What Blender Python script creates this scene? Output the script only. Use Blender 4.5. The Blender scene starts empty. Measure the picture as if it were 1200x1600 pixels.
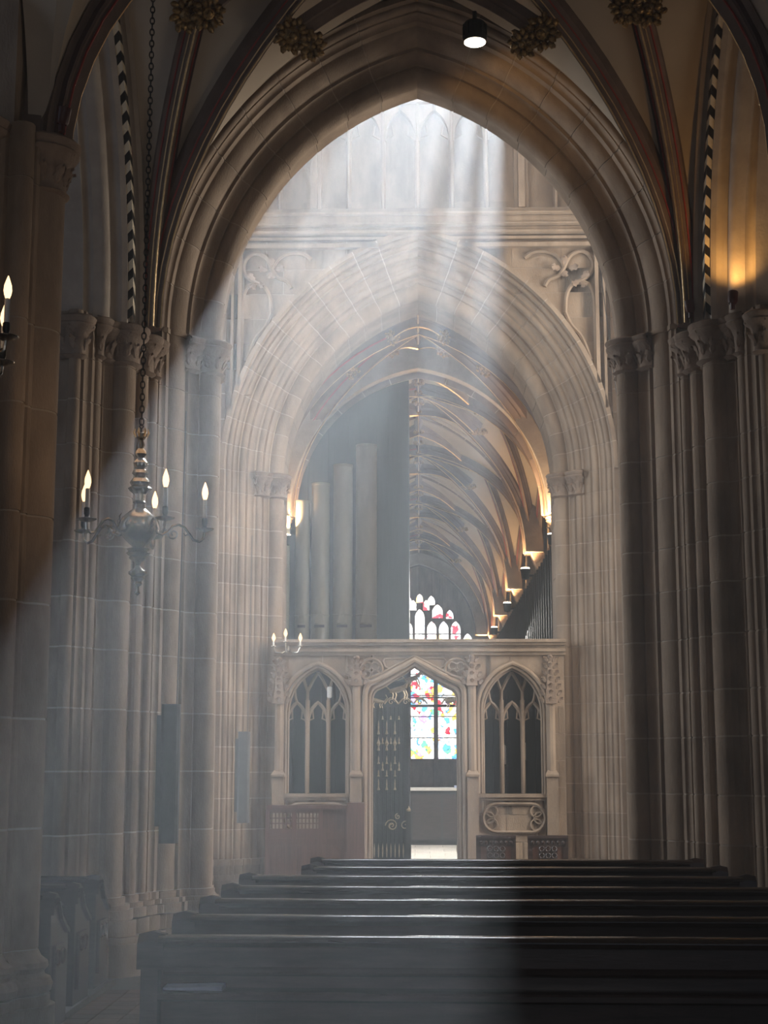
import bpy, bmesh, math, random
from mathutils import Vector, Matrix
random.seed(7)
PI = math.pi
R_ = math.radians
scene = bpy.context.scene
COL = scene.collection

# ------------------------------------------------------------------ camera
F_PX = 2400.0
CAM_H = 1.7
PITCH = math.atan(400 / F_PX)
YAW = math.atan(55 / F_PX)
cam = bpy.data.cameras.new('camera')
cam.sensor_fit = 'VERTICAL'
cam.sensor_height = 36.0
cam.lens = 36.0 * F_PX / 1600.0
cam.clip_start = 0.05
cam.clip_end = 300
cam_ob = bpy.data.objects.new('camera', cam)
COL.objects.link(cam_ob)
cam_ob.location = (0, 0, CAM_H)
cam_ob.rotation_euler = (PI / 2 + PITCH, 0, YAW)
scene.camera = cam_ob

# ------------------------------------------------------------------ view, world, sun, daylight
scene.view_settings.view_transform = 'Standard'
scene.view_settings.look = 'None'
scene.view_settings.gamma = 1.0
scene.view_settings.use_curve_mapping = False
scene.view_settings.exposure = 0.18
scene.cycles.max_bounces = 6
scene.cycles.diffuse_bounces = 4
scene.cycles.glossy_bounces = 3
scene.cycles.transmission_bounces = 2
scene.cycles.volume_bounces = 0
scene.cycles.caustics_reflective = False
scene.cycles.caustics_refractive = False
scene.cycles.sample_clamp_indirect = 4.0

world = bpy.data.worlds.new('sky')
scene.world = world
world.use_nodes = True
bgn = world.node_tree.nodes['Background']
bgn.inputs[0].default_value = (0.62, 0.74, 0.95, 1)
bgn.inputs[1].default_value = 0.16

HAZE_DENSITY = 0.0125
HAZE_G = 0.5
SUN_SLOPE_X, SUN_SLOPE_Z = 0.0684, 0.6755
sun = bpy.data.lights.new('sun', 'SUN')
sun.energy = 39
sun.angle = R_(1.0)
sun.color = (0.86, 0.94, 1.0)
sun_ob = bpy.data.objects.new('sun', sun)
COL.objects.link(sun_ob)
sun_ob.rotation_euler = Vector((SUN_SLOPE_X, 1, SUN_SLOPE_Z)).to_track_quat('Z', 'Y').to_euler()
sun_ob.location = (3, 60, 40)

def area(name, loc, target, sx, sy, power, color):
    l = bpy.data.lights.new(name, 'AREA')
    l.shape = 'RECTANGLE'; l.size = sx; l.size_y = sy
    l.energy = power; l.color = color
    o = bpy.data.objects.new(name, l); COL.objects.link(o)
    o.location = loc
    d = Vector(target) - Vector(loc)
    o.rotation_euler = d.to_track_quat('-Z', 'Y').to_euler()
    return o
DAY = (0.86, 0.93, 1.0)
# daylight of the transept windows, the lantern windows, and the aisle windows; plus unseen fills added in nave and choir
area('transept_window_daylight', (-8.0, 17.6, 6.0), (2, 20, 6.0), 4, 7, 760, DAY)
area('transept_window_daylight', (8.0, 17.6, 6.0), (-2, 20, 6.0), 4, 7, 1250, (1.0, 0.92, 0.82))
area('lantern_window_daylight', (0, 15.75, 13.2), (0, 21, 9.0), 3.6, 2.4, 220, (1.0, 0.95, 0.88))
for _x in (-1.08, -.355, .355, 1.02):
    area('lantern_window_daylight', (_x, 21.0, 12.2), (_x, 10, 5.0), .55, 1.9, 75, DAY)
area('aisle_window_daylight', (-5.6, 8.4, 4.6), (-3.2, 12.85, 5.4), 1.8, 4.5, 30, (0.56, 0.73, 1.0))
area('aisle_window_daylight', (5.6, 11.0, 2.2), (0, 13.2, 2.4), 1.8, 3.0, 48, (1.0, 0.86, 0.72))
area('west_fill', (0, -2.6, 2.6), (0, 12, 1.2), 3.5, 2.4, 20, (1.0, 0.92, 0.88))  # added fill behind the camera, lifts the lower piers and pews
area('choir_floor_fill', (1.9, 31.0, 4.4), (-0.5, 30.4, 0), 1.6, 5.0, 1100, (1.0, 0.97, 0.92))  # added lamp inside the choir wall, brightens the choir floor

# ------------------------------------------------------------------ materials
def new_mat(name):
    m = bpy.data.materials.new(name); m.use_nodes = True
    nt = m.node_tree
    return m, nt, nt.nodes['Principled BSDF'], nt.nodes['Material Output']

def N(nt, typ, **kw):
    n = nt.nodes.new(typ)
    for k, v in kw.items():
        setattr(n, k, v)
    return n

def ramp(nt, stops):
    r = N(nt, 'ShaderNodeValToRGB')
    e = r.color_ramp.elements
    while len(e) < len(stops): e.new(0.5)
    for i, (p, c) in enumerate(stops):
        e[i].position = p; e[i].color = (*c, 1)
    return r

def noise_mat(name, c1, c2, scale=3.0, rough=0.8, stretch=(1, 1, 1), bump=0.3, fine=40.0, metal=0.0, vary=0.25, spec=0.3):
    m, nt, b, out = new_mat(name)
    g = N(nt, 'ShaderNodeNewGeometry')
    mp = N(nt, 'ShaderNodeMapping'); mp.inputs['Scale'].default_value = stretch
    nt.links.new(g.outputs['Position'], mp.inputs[0])
    n1 = N(nt, 'ShaderNodeTexNoise'); n1.inputs['Scale'].default_value = scale; n1.inputs['Detail'].default_value = 6
    n1.inputs['Roughness'].default_value = 0.65
    nt.links.new(mp.outputs[0], n1.inputs['Vector'])
    r = ramp(nt, [(0.3, c1), (0.72, c2)])
    nt.links.new(n1.outputs['Fac'], r.inputs[0])
    oi = N(nt, 'ShaderNodeObjectInfo')
    mr = N(nt, 'ShaderNodeMapRange'); mr.inputs['To Min'].default_value = 1 - vary; mr.inputs['To Max'].default_value = 1 + vary
    nt.links.new(oi.outputs['Random'], mr.inputs['Value'])
    hs = N(nt, 'ShaderNodeHueSaturation')
    nt.links.new(mr.outputs[0], hs.inputs['Value'])
    nt.links.new(r.outputs[0], hs.inputs['Color'])
    nt.links.new(hs.outputs[0], b.inputs['Base Color'])
    b.inputs['Roughness'].default_value = rough
    b.inputs['Metallic'].default_value = metal
    b.inputs['Specular IOR Level'].default_value = spec
    if bump:
        n2 = N(nt, 'ShaderNodeTexNoise'); n2.inputs['Scale'].default_value = fine; n2.inputs['Detail'].default_value = 3
        nt.links.new(mp.outputs[0], n2.inputs['Vector'])
        bp = N(nt, 'ShaderNodeBump'); bp.inputs['Strength'].default_value = bump; bp.inputs['Distance'].default_value = 0.01
        nt.links.new(n2.outputs['Fac'], bp.inputs['Height'])
        nt.links.new(bp.outputs[0], b.inputs['Normal'])
    return m

def emit_mat(name, col, strength, sample=False):
    m, nt, b, out = new_mat(name)
    e = N(nt, 'ShaderNodeEmission'); e.inputs[0].default_value = (*col, 1); e.inputs[1].default_value = strength
    nt.links.new(e.outputs[0], out.inputs[0])
    if not sample: m.cycles.emission_sampling = 'NONE'
    return m

M = {}
M['stone'] = noise_mat('stone', (0.20, 0.148, 0.108), (0.41, 0.32, 0.24), 2.2, 0.85, (1.3, 1.3, 0.5), 0.4, 60, vary=0.10)
M['stone_carved'] = noise_mat('stone_carved', (0.20, 0.145, 0.11), (0.36, 0.28, 0.22), 6, 0.88, (1, 1, 1), 0.7, 45, vary=0.10)
M['mortar'] = noise_mat('mortar', (0.36, 0.30, 0.25), (0.50, 0.44, 0.37), 5, 0.9, vary=0.05)
M['plaster'] = noise_mat('plaster', (0.46, 0.39, 0.30), (0.56, 0.48, 0.38), 1.2, 0.9, vary=0.03, bump=0.15)
M['rib'] = noise_mat('rib_stone', (0.14, 0.10, 0.08), (0.24, 0.175, 0.14), 4, 0.8, vary=0.08)
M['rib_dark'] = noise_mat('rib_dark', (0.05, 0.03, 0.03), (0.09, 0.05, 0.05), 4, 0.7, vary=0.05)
M['red'] = noise_mat('red_paint', (0.28, 0.03, 0.03), (0.40, 0.06, 0.05), 8, 0.55, vary=0.05)
M['gold'] = noise_mat('gold_leaf', (0.62, 0.43, 0.20), (0.88, 0.66, 0.38), 18, 0.34, metal=0.85, vary=0.08, bump=0.2)
M['gilt_dull'] = noise_mat('dull_gilding', (0.30, 0.23, 0.15), (0.58, 0.47, 0.33), 18, 0.4, metal=0.6, vary=0.1)
M['rail'] = noise_mat('polished_oak', (0.02, 0.013, 0.011), (0.05, 0.032, 0.026), 5, 0.13, (0.5, 8, 8), 0.0, 22, vary=0.1, spec=1.0)
M['gilt_dark'] = noise_mat('worn_gilt', (0.06, 0.03, 0.012), (0.60, 0.40, 0.17), 30, 0.4, metal=0.55, vary=0.1, bump=0.6)
M['black_paint'] = noise_mat('black_paint', (0.012, 0.011, 0.011), (0.025, 0.022, 0.02), 8, 0.5, vary=0.02)
M['cream_paint'] = noise_mat('cream_paint', (0.70, 0.60, 0.44), (0.82, 0.72, 0.55), 8, 0.6, vary=0.05)
M['wood'] = noise_mat('dark_oak', (0.026, 0.018, 0.017), (0.062, 0.042, 0.038), 5, 0.24, (0.6, 5, 5), 0.05, 30, vary=0.15, spec=0.5)
M['wood_red'] = noise_mat('red_oak', (0.085, 0.040, 0.030), (0.16, 0.078, 0.058), 4, 0.5, (8, 8, 0.6), 0.2, 20, vary=0.12, spec=0.4)
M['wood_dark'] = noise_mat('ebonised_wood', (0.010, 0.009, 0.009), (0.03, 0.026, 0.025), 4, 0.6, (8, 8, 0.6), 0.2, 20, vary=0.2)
M['iron'] = noise_mat('black_iron', (0.010, 0.010, 0.011), (0.022, 0.022, 0.024), 10, 0.45, metal=0.3, vary=0.1)
M['brass'] = noise_mat('aged_brass', (0.30, 0.27, 0.22), (0.55, 0.50, 0.43), 12, 0.24, metal=1.0, vary=0.1, bump=0.1)
M['pipe'] = noise_mat('organ_pipe_metal', (0.20, 0.19, 0.15), (0.36, 0.34, 0.27), 2.5, 0.5, (1, 1, 0.3), 0.15, 30, metal=0.35, vary=0.1)
M['candle'] = noise_mat('candle_tube', (0.72, 0.70, 0.66), (0.82, 0.80, 0.76), 20, 0.5, vary=0.03, bump=0)
M['lead'] = noise_mat('lead', (0.02, 0.02, 0.022), (0.05, 0.05, 0.055), 10, 0.6, vary=0.1)
M['grey_box'] = noise_mat('grey_enamel', (0.10, 0.10, 0.10), (0.13, 0.13, 0.13), 8, 0.6, vary=0.05, bump=0.05)
M['maroon'] = noise_mat('maroon_enamel', (0.055, 0.016, 0.016), (0.085, 0.025, 0.023), 8, 0.35, vary=0.05, bump=0.05)
M['tile'] = noise_mat('clay_tile', (0.07, 0.032, 0.022), (0.13, 0.062, 0.042), 6, 0.55, vary=0.35)
M['floor'] = noise_mat('floor_stone', (0.045, 0.036, 0.030), (0.085, 0.070, 0.058), 2, 0.5, vary=0.0)
M['floor_pale'] = noise_mat('pale_floor_slab', (0.62, 0.58, 0.52), (0.80, 0.76, 0.70), 3, 0.35, vary=0.08)
M['paper'] = noise_mat('pale_blue_paper', (0.50, 0.58, 0.78), (0.62, 0.68, 0.84), 20, 0.6, vary=0.0, bump=0)
M['bulb'] = emit_mat('lit_candle_bulb', (1.0, 0.62, 0.32), 2.4)
M['lamp_glow'] = emit_mat('lit_lamp', (1.0, 0.80, 0.58), 14)
M['led'] = emit_mat('lit_led_ring', (1.0, 0.86, 0.66), 12)
M['white_plastic'] = noise_mat('white_plastic', (0.7, 0.7, 0.68), (0.78, 0.78, 0.76), 8, 0.4, vary=0, bump=0)

def glass_mat(name, strength, scale, stops):
    m, nt, b, out = new_mat(name)
    g = N(nt, 'ShaderNodeNewGeometry')
    n = N(nt, 'ShaderNodeTexNoise'); n.inputs['Scale'].default_value = scale * 0.9; n.inputs['Detail'].default_value = 2
    nt.links.new(g.outputs['Position'], n.inputs['Vector'])
    mx = N(nt, 'ShaderNodeMixRGB'); mx.blend_type = 'ADD'; mx.inputs[0].default_value = 0.35
    nt.links.new(g.outputs['Position'], mx.inputs[1]); nt.links.new(n.outputs['Color'], mx.inputs[2])
    v = N(nt, 'ShaderNodeTexVoronoi'); v.inputs['Scale'].default_value = scale
    nt.links.new(mx.outputs[0], v.inputs['Vector'])
    sep = N(nt, 'ShaderNodeSeparateColor')
    nt.links.new(v.outputs['Color'], sep.inputs[0])
    r = ramp(nt, stops); r.color_ramp.interpolation = 'CONSTANT'
    nt.links.new(sep.outputs[0], r.inputs[0])
    # lead lines between the pieces
    v2 = N(nt, 'ShaderNodeTexVoronoi'); v2.feature = 'DISTANCE_TO_EDGE'; v2.inputs['Scale'].default_value = scale
    nt.links.new(mx.outputs[0], v2.inputs['Vector'])
    mr = N(nt, 'ShaderNodeMapRange'); mr.inputs['From Max'].default_value = 0.09; mr.inputs['To Min'].default_value = 0.25
    nt.links.new(v2.outputs['Distance'], mr.inputs['Value'])
    mul = N(nt, 'ShaderNodeMath'); mul.operation = 'MULTIPLY'; mul.inputs[1].default_value = strength
    nt.links.new(mr.outputs[0], mul.inputs[0])
    e = N(nt, 'ShaderNodeEmission')
    nt.links.new(r.outputs[0], e.inputs[0]); nt.links.new(mul.outputs[0], e.inputs[1])
    nt.links.new(e.outputs[0], out.inputs[0])
    m.cycles.emission_sampling = 'NONE'
    return m
W_ = (1.0, 0.98, 0.95)
M['glass'] = glass_mat('backlit_stained_glass', 2.6, 5.5, [(0, W_), (0.40, (0.95, 0.62, 0.12)), (0.48, (0.75, 0.02, 0.05)), (0.56, W_),
                       (0.66, (0.10, 0.42, 0.85)), (0.74, (0.55, 0.75, 0.95)), (0.80, (0.15, 0.60, 0.35)), (0.84, W_), (0.93, (0.6, 0.35, 0.75))])
M['glass_pale'] = glass_mat('backlit_pale_glass', 3.2, 5.0, [(0, W_), (0.5, (1.0, 0.85, 0.9)), (0.6, (0.85, 0.05, 0.08)), (0.67, W_), (0.86, (0.95, 0.7, 0.3)), (0.92, (0.8, 0.85, 1.0))])

# ------------------------------------------------------------------ mesh helpers
class MB:
    def __init__(s):
        s.v = []; s.f = []; s.m = []
    def add(s, vs, fs, mi=0):
        o = len(s.v)
        s.v += [tuple(p) for p in vs]
        s.f += [tuple(i + o for i in f) for f in fs]
        s.m += [mi] * len(fs)
        return s
    def box(s, x0, x1, y0, y1, z0, z1, mi=0):
        vs = [(x, y, z) for z in (z0, z1) for y in (y0, y1) for x in (x0, x1)]
        return s.add(vs, [(0, 2, 3, 1), (4, 5, 7, 6), (0, 1, 5, 4), (2, 6, 7, 3), (0, 4, 6, 2), (1, 3, 7, 5)], mi)
    def rings(s, rings, closed=True, caps=True, mi=0):
        n = len(rings[0]); vs = [p for r in rings for p in r]; fs = []
        for i in range(len(rings) - 1):
            for j in range(n if closed else n - 1):
                k = (j + 1) % n
                fs.append((i * n + j, i * n + k, (i + 1) * n + k, (i + 1) * n + j))
        if caps and closed:
            fs.append(tuple(range(n))[::-1]); fs.append(tuple((len(rings) - 1) * n + j for j in range(n)))
        return s.add(vs, fs, mi)
    def extrude(s, poly, z0, z1, mi=0, caps=True):
        return s.rings([[(x, y, z0) for x, y in poly], [(x, y, z1) for x, y in poly]], True, caps, mi)
    def lathe(s, prof, n=16, c=(0, 0, 0), mi=0):
        rings = [[(c[0] + max(r, 1e-4) * math.cos(2 * PI * j / n), c[1] + max(r, 1e-4) * math.sin(2 * PI * j / n), c[2] + z) for j in range(n)] for r, z in prof]
        return s.rings(rings, True, True, mi)
    def tube(s, path, r, n=6, closed=False, mi=0):
        P = [Vector(p) for p in path]; m = len(P); rings = []
        up = None
        for i in range(m):
            if closed: t = P[(i + 1) % m] - P[i - 1]
            else: t = P[min(i + 1, m - 1)] - P[max(i - 1, 0)]
            t.normalize()
            if up is None:
                up = Vector((0, 0, 1)) if abs(t.z) < 0.9 else Vector((1, 0, 0))
            a = t.cross(up); 
            if a.length < 1e-4: a = t.cross(Vector((0, 1, 0)))
            a.normalize(); b = a.cross(t).normalized(); up = b
            rr = r[i] if isinstance(r, (list, tuple)) else r
            rings.append([tuple(P[i] + a * (rr * math.cos(2 * PI * j / n)) + b * (rr * math.sin(2 * PI * j / n))) for j in range(n)])
        if closed: rings.append(rings[0]); return s.rings(rings, True, False, mi)
        return s.rings(rings, True, True, mi)
    def blob(s, c, sx, sy, sz, mi=0, rings=5, n=8, jit=0.0):
        rs = []
        for i in range(rings + 1):
            a = PI * i / rings
            k = 1 + random.uniform(-jit, jit)
            rs.append([(c[0] + sx * k * max(math.sin(a), 0.02) * math.cos(2 * PI * j / n), c[1] + sy * k * max(math.sin(a), 0.02) * math.sin(2 * PI * j / n), c[2] - sz * math.cos(a)) for j in range(n)])
        return s.rings(rs, True, True, mi)
    def mesh(s, name, mats, sharp=35):
        me = bpy.data.meshes.new(name)
        me.from_pydata(s.v, [], s.f)
        if not isinstance(mats, (list, tuple)): mats = [mats]
        for m in mats: me.materials.append(M[m] if isinstance(m, str) else m)
        me.polygons.foreach_set('material_index', s.m)
        bm = bmesh.new(); bm.from_mesh(me)
        bmesh.ops.recalc_face_normals(bm, faces=bm.faces)
        bm.to_mesh(me); bm.free()
        me.shade_smooth()
        me.set_sharp_from_angle(angle=R_(sharp))
        me.update()
        return me
    def build(s, name, mats, parent=None, loc=None, sharp=35):
        return place(name, s.mesh(name, mats, sharp), parent, loc)

def place(name, me, parent=None, loc=None):
    """link a mesh whose vertices are in the parent's frame shifted by loc (world frame if loc is None)"""
    o = bpy.data.objects.new(name, me); COL.objects.link(o)
    if parent is not None:
        o.parent = parent
        if loc is None:
            o.matrix_parent_inverse = wmat(parent).inverted()
    if loc is not None: o.location = loc
    return o

def wmat(o):
    m = o.matrix_basis.copy()
    if o.parent: m = wmat(o.parent) @ o.matrix_parent_inverse @ m
    return m

def thing(name, label, cat, loc=(0, 0, 0), rz=0.0, group=None, kind=None):
    o = bpy.data.objects.new(name, None); COL.objects.link(o)
    o.location = loc; o.rotation_euler = (0, 0, rz)
    o.empty_display_size = 0.1
    return tag(o, label, cat, group, kind)

def tag(o, label=None, cat=None, group=None, kind=None):
    if label: o['label'] = label
    if cat: o['category'] = cat
    if group: o['group'] = group
    if kind: o['kind'] = kind
    return o

def struct(o, label=None):
    o['kind'] = 'structure'
    if label: o['label'] = label
    return o

def copy_tree(o, parent=None):
    c = o.copy(); COL.objects.link(c)
    if parent is not None: c.parent = parent
    for ch in [x for x in o.children]:
        copy_tree(ch, c)
    return c

def pix(px, py, Y):
    """world point seen at a pixel of the photograph when it lies at forward distance Y"""
    u = (px - 600) / F_PX; v = (800 - py) / F_PX
    c, s = math.cos(PITCH), math.sin(PITCH)
    x, y, z = u, c - v * s, s + v * c
    X = x * math.cos(YAW) - y * math.sin(YAW); Yv = x * math.sin(YAW) + y * math.cos(YAW)
    t = Y / Yv
    return Vector((X * t, Y, CAM_H + z * t))

def prof(items, n=6):
    """2-D outline: points, or (x, y, bulge) for an arc to the point (positive bulges to the right of travel)"""
    out = []
    for it in items:
        if len(it) == 2 or not out:
            out.append((it[0], it[1])); continue
        p = Vector(out[-1]); q = Vector((it[0], it[1])); b = it[2]
        d = q - p; L = d.length; mid = (p + q) / 2
        nrm = Vector((d.y, -d.x)) / L
        h = abs(b) * L / 2
        sg = 1 if b > 0 else -1
        rad = (L * L / 4 + h * h) / (2 * h)
        cen = mid + nrm * sg * (h - rad)
        a0 = math.atan2(p.y - cen.y, p.x - cen.x); a1 = math.atan2(q.y - cen.y, q.x - cen.x)
        da = a1 - a0
        # travel on the bulging side
        while da > PI: da -= 2 * PI
        while da < -PI: da += 2 * PI
        tip = mid + nrm * sg * h
        am = a0 + da / 2
        if (cen + Vector((math.cos(am), math.sin(am))) * rad - tip).length > 1e-3:
            da = da - 2 * PI if da > 0 else da + 2 * PI
        for k in range(1, n + 1):
            a = a0 + da * k / n
            out.append((cen.x + rad * math.cos(a), cen.y + rad * math.sin(a)))
    return out

def offset_line(pts, o, closed=False):
    out = []; n = len(pts)
    for i in range(n):
        if closed: a, b = Vector(pts[i - 1]), Vector(pts[(i + 1) % n])
        else: a, b = Vector(pts[max(i - 1, 0)]), Vector(pts[min(i + 1, n - 1)])
        d = (b - a)
        if d.length < 1e-6: out.append(pts[i]); continue
        d.normalize()
        out.append((pts[i][0] + d.y * o, pts[i][1] - d.x * o))
    return out

# ------------------------------------------------------------------ piers, capitals, arches
def stone_pier(root, poly, z0, z1, course, vary=0.18, joint=0.014):
    """courses of one moulded stone each, over a mortar core; poly (x, y) in root's frame, root at floor level"""
    core = MB().extrude(offset_line(poly, -0.007, True), z0, z1)
    core.build('mortar', 'mortar', root, (0, 0, 0))
    me = MB().extrude(poly, 0, 1).mesh('stone_course', 'stone')
    z = z0
    while z < z1 - 0.02:
        h = course * random.uniform(1 - vary, 1 + vary)
        if z1 - (z + h) < course * 0.5: h = z1 - z
        o = place('stone_course', me, root, (0, 0, z + joint / 2))
        o.scale = (1, 1, max(h - joint, 0.02))
        z += h

LEAF = None
def leaf_mesh():
    global LEAF
    if LEAF is None:
        b = MB()
        # lobed, curling leaf standing on z, facing -y
        rows = [(0.0, 0.25, 0.0), (0.25, 0.85, -0.10), (0.5, 0.6, -0.22), (0.7, 1.0, -0.38), (0.9, 0.55, -0.62), (0.95, 0.15, -0.8), (0.8, 0.1, -0.85)]
        rr = []
        for z, w, y in rows:
            rr.append([(-w / 2, y + 0.12, z), (-w / 4, y - 0.05, z + 0.04), (0, y - 0.0, z), (w / 4, y - 0.05, z + 0.04), (w / 2, y + 0.12, z), (0, y + 0.3, z - 0.03)])
        b.rings(rr)
        LEAF = b.mesh('carved_leaf', 'stone_carved', 50)
    return LEAF

def capital(root, line, z0, h, leaf_w=0.085, mat='stone_carved', name='capital'):
    """carved capital: an outline swept through a bell profile, with leaves on it. line (x, y) in root's frame, outward to the right of travel"""
    sec = [(-0.05, -0.02), (0.0, 0.012), (0.03, 0.028), (0.06, 0.010), (0.14, 0.004), (0.45, 0.012), (0.62, 0.035), (0.70, 0.075), (0.76, 0.085), (0.80, 0.072),
           (0.84, 0.085), (0.92, 0.095), (0.97, 0.075), (1.0, 0.03)]
    rings = []
    for t, o in sec:
        ol = offset_line(line, o)
        rings.append([(x, y, z0 + t * h) for x, y in ol])
    rings.append([(x, y, z0 + h) for x, y in offset_line(line, -0.06)])
    b = MB().rings(rings, False, False)
    cap = b.build(name, mat, root, (0, 0, 0), 40)
    # leaves
    L = [Vector(p) for p in line]; tot = sum((L[i + 1] - L[i]).length for i in range(len(L) - 1))
    n = max(2, int(tot / leaf_w))
    for k in range(n):
        d = (k + 0.5) / n * tot
        for i in range(len(L) - 1):
            seg = (L[i + 1] - L[i]).length
            if d <= seg: break
            d -= seg
        t = (L[i + 1] - L[i]).normalized(); p = L[i] + t * d; nr = Vector((t.y, -t.x))
        for row in (0, 1):
            o = place('carved_leaf', leaf_mesh(), cap, (p.x + nr.x * 0.01, p.y + nr.y * 0.01, z0 + h * (0.16 + 0.26 * row)))
            o.rotation_euler = (0, random.uniform(-.25, .25), math.atan2(nr.y, nr.x) + PI / 2 + random.uniform(-.25, .25))
            sc = leaf_w * random.uniform(0.85, 1.1)
            o.scale = (sc * 0.95, sc * 0.9, h * 0.34)
    return cap

def pointed(w, rise):
    c = (rise * rise - w * w) / (2 * w)
    return c, w + c

def arch_mesh(section, c, Rr, th0, th1, steps=4, to_apex=False, mat='stone'):
    rings = []
    for k in range(steps + 1):
        ring = []
        for r, y in section:
            end = math.acos(min(1, c / (Rr + r))) if to_apex else th1
            th = th0 + (end - th0) * k / steps
            ring.append((-c + (Rr + r) * math.cos(th), y, (Rr + r) * math.sin(th)))
        rings.append(ring)
    return MB().rings(rings).mesh('voussoir', mat)

def stone_arch(root, section, w, rise, n=8, joint=0.012, zs=0.0, mat='stone', inset=0.007):
    """pointed arch of separate voussoirs; section (r, y): r outwards from the soffit line"""
    c, Rr = pointed(w, rise)
    tha = math.acos(c / Rr)
    dth = tha / n
    j = joint / Rr / 2
    reg = arch_mesh(section, c, Rr, j, dth - j, mat=mat)
    top = arch_mesh(section, c, Rr, (n - 1) * dth + j, 0, 5, True, mat=mat)
    ins = offset_line(section, -inset, True)
    core = arch_mesh(ins, c, Rr, 0, 0, 4 * n, True, 'mortar')
    for sx in (1, -1):
        o = place('mortar', core, root, (0, 0, zs)); o.scale = (sx, 1, 1)
        for k in range(n - 1):
            # rotate the shared voussoir about the arc centre
            a = k * dth
            o = place('voussoir', reg, root)
            o.matrix_parent_inverse = Matrix.Identity(4)
            m = Matrix.Translation((0, 0, zs)) @ Matrix.Diagonal((sx, 1, 1, 1)) @ Matrix.Translation((-c, 0, 0)) @ Matrix.Rotation(-a, 4, 'Y') @ Matrix.Translation((c, 0, 0))
            o.matrix_basis = m
        o = place('voussoir', top, root, (0, 0, zs)); o.scale = (sx, 1, 1)

def arch_z(x, cx, w, spring, rise):
    """height of a pointed arch soffit above x, None outside"""
    d = abs(x - cx)
    if d >= w: return None
    c, Rr = pointed(w, rise)
    return spring + math.sqrt(max(Rr * Rr - (d + c) ** 2, 0))

class Opening:
    def __init__(s, cx, w, sill, spring, rise, shape='pointed'):
        s.cx, s.w, s.sill, s.spring, s.rise, s.shape = cx, w, sill, spring, rise, shape
    def xs(s, n=9):
        return [s.cx + s.w * math.sin(PI / 2 * (2 * k / (2 * n) - 1)) for k in range(2 * n + 1)]
    def top(s, x):
        d = abs(x - s.cx)
        d = min(d, s.w)
        if s.shape == 'pointed':
            if d >= s.w - 1e-6: return s.spring
            return arch_z(x, s.cx, s.w, s.spring, s.rise)
        if s.shape == 'tudor':
            t = d / s.w; k = 0.78
            if t < k: return s.spring + s.rise * (1 - 0.62 * t / k)
            q = (t - k) / (1 - k)
            return s.spring + s.rise * 0.38 * math.sqrt(max(1 - q * q, 0))
        return s.spring
    def has(s, x): return abs(x - s.cx) < s.w

def pierced(x0, x1, z0, z1, y0, y1, ops, mi=0):
    """a slab x0..x1, z0..z1 between y0 and y1 less the openings (x across, z up)"""
    b = MB()
    eps = 1e-6
    xs = {x0, x1}
    for o in ops:
        for x in o.xs():
            if x0 < x < x1: xs.add(x)
    xs = sorted(xs)
    xs = [xs[0]] + [x for i, x in enumerate(xs[1:], 1) if x - xs[i - 1] > 1.5e-3]
    def solids(x, side):
        xm = x + side * eps * 10
        iv = [(z0, z1)]
        for o in ops:
            if o.has(xm):
                t = o.top(min(max(x, o.cx - o.w), o.cx + o.w)); lo, hi = o.sill, t
                nv = []
                for a, c in iv:
                    nv.append((a, max(a, min(c, lo)))); nv.append((min(c, max(a, hi)), c))
                iv = nv
        return iv
    for a, c in zip(xs[:-1], xs[1:]):
        ia, ic = solids(a, 1), solids(c, -1)
        if len(ia) != len(ic): continue
        for (a0, a1), (c0, c1) in zip(ia, ic):
            if a1 - a0 < 1e-4 and c1 - c0 < 1e-4: continue
            vs = [(a, y0, a0), (c, y0, c0), (c, y0, c1), (a, y0, a1), (a, y1, a0), (c, y1, c0), (c, y1, c1), (a, y1, a1)]
            b.add(vs, [(0, 1, 2, 3), (4, 7, 6, 5), (0, 4, 5, 1), (3, 2, 6, 7), (0, 3, 7, 4), (1, 5, 6, 2)], mi)
    return b

def weld_build(b, name, mats, parent=None, loc=None, sharp=35):
    """build after welding the strips into one surface"""
    me = bpy.data.meshes.new(name)
    me.from_pydata(b.v, [], b.f)
    if not isinstance(mats, (list, tuple)): mats = [mats]
    for m in mats: me.materials.append(M[m])
    bm = bmesh.new(); bm.from_mesh(me)
    bmesh.ops.remove_doubles(bm, verts=bm.verts, dist=2e-4)
    bm.verts.index_update()
    # drop the faces inside the slab that two strips share
    seen = {}
    for f in bm.faces:
        seen.setdefault(tuple(sorted(v.index for v in f.verts)), []).append(f)
    dead = [f for fs in seen.values() if len(fs) > 1 for f in fs]
    bmesh.ops.delete(bm, geom=dead, context='FACES')
    bmesh.ops.recalc_face_normals(bm, faces=bm.faces)
    bm.to_mesh(me); bm.free()
    me.shade_smooth(); me.set_sharp_from_angle(angle=R_(sharp))
    return place(name, me, parent, loc)

def ashlar(parent, x0, x1, z0, z1, y0, y1, ops, course, length, joint=0.010, proud=0.006, name='stone_block', mat='stone'):
    """courses of separate blocks with recessed mortar joints around the openings"""
    weld_build(pierced(x0, x1, z0, z1, y0 + proud, y1, ops), 'mortar_bed', 'mortar', parent, (0, 0, 0))
    z = z0; row = 0
    while z < z1 - 0.02:
        h = min(course, z1 - z)
        if z1 - (z + h) < course * 0.4: h = z1 - z
        x = x0 - (length * 0.5 if row % 2 else 0)
        while x < x1:
            l = length * random.uniform(0.85, 1.15)
            a, c = max(x, x0), min(x + l, x1)
            if c - a > 0.03:
                b = pierced(a + joint / 2, c - joint / 2, z + joint / 2, z + h - joint / 2, y0, y0 + 0.05, ops)
                if b.f: weld_build(b, name, mat, parent, (0, 0, 0))
            x += l
        z += h; row += 1

# =================================================================== THE SETTING
W, SPRING, RISE = 1.94, 5.76, 2.64
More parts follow.
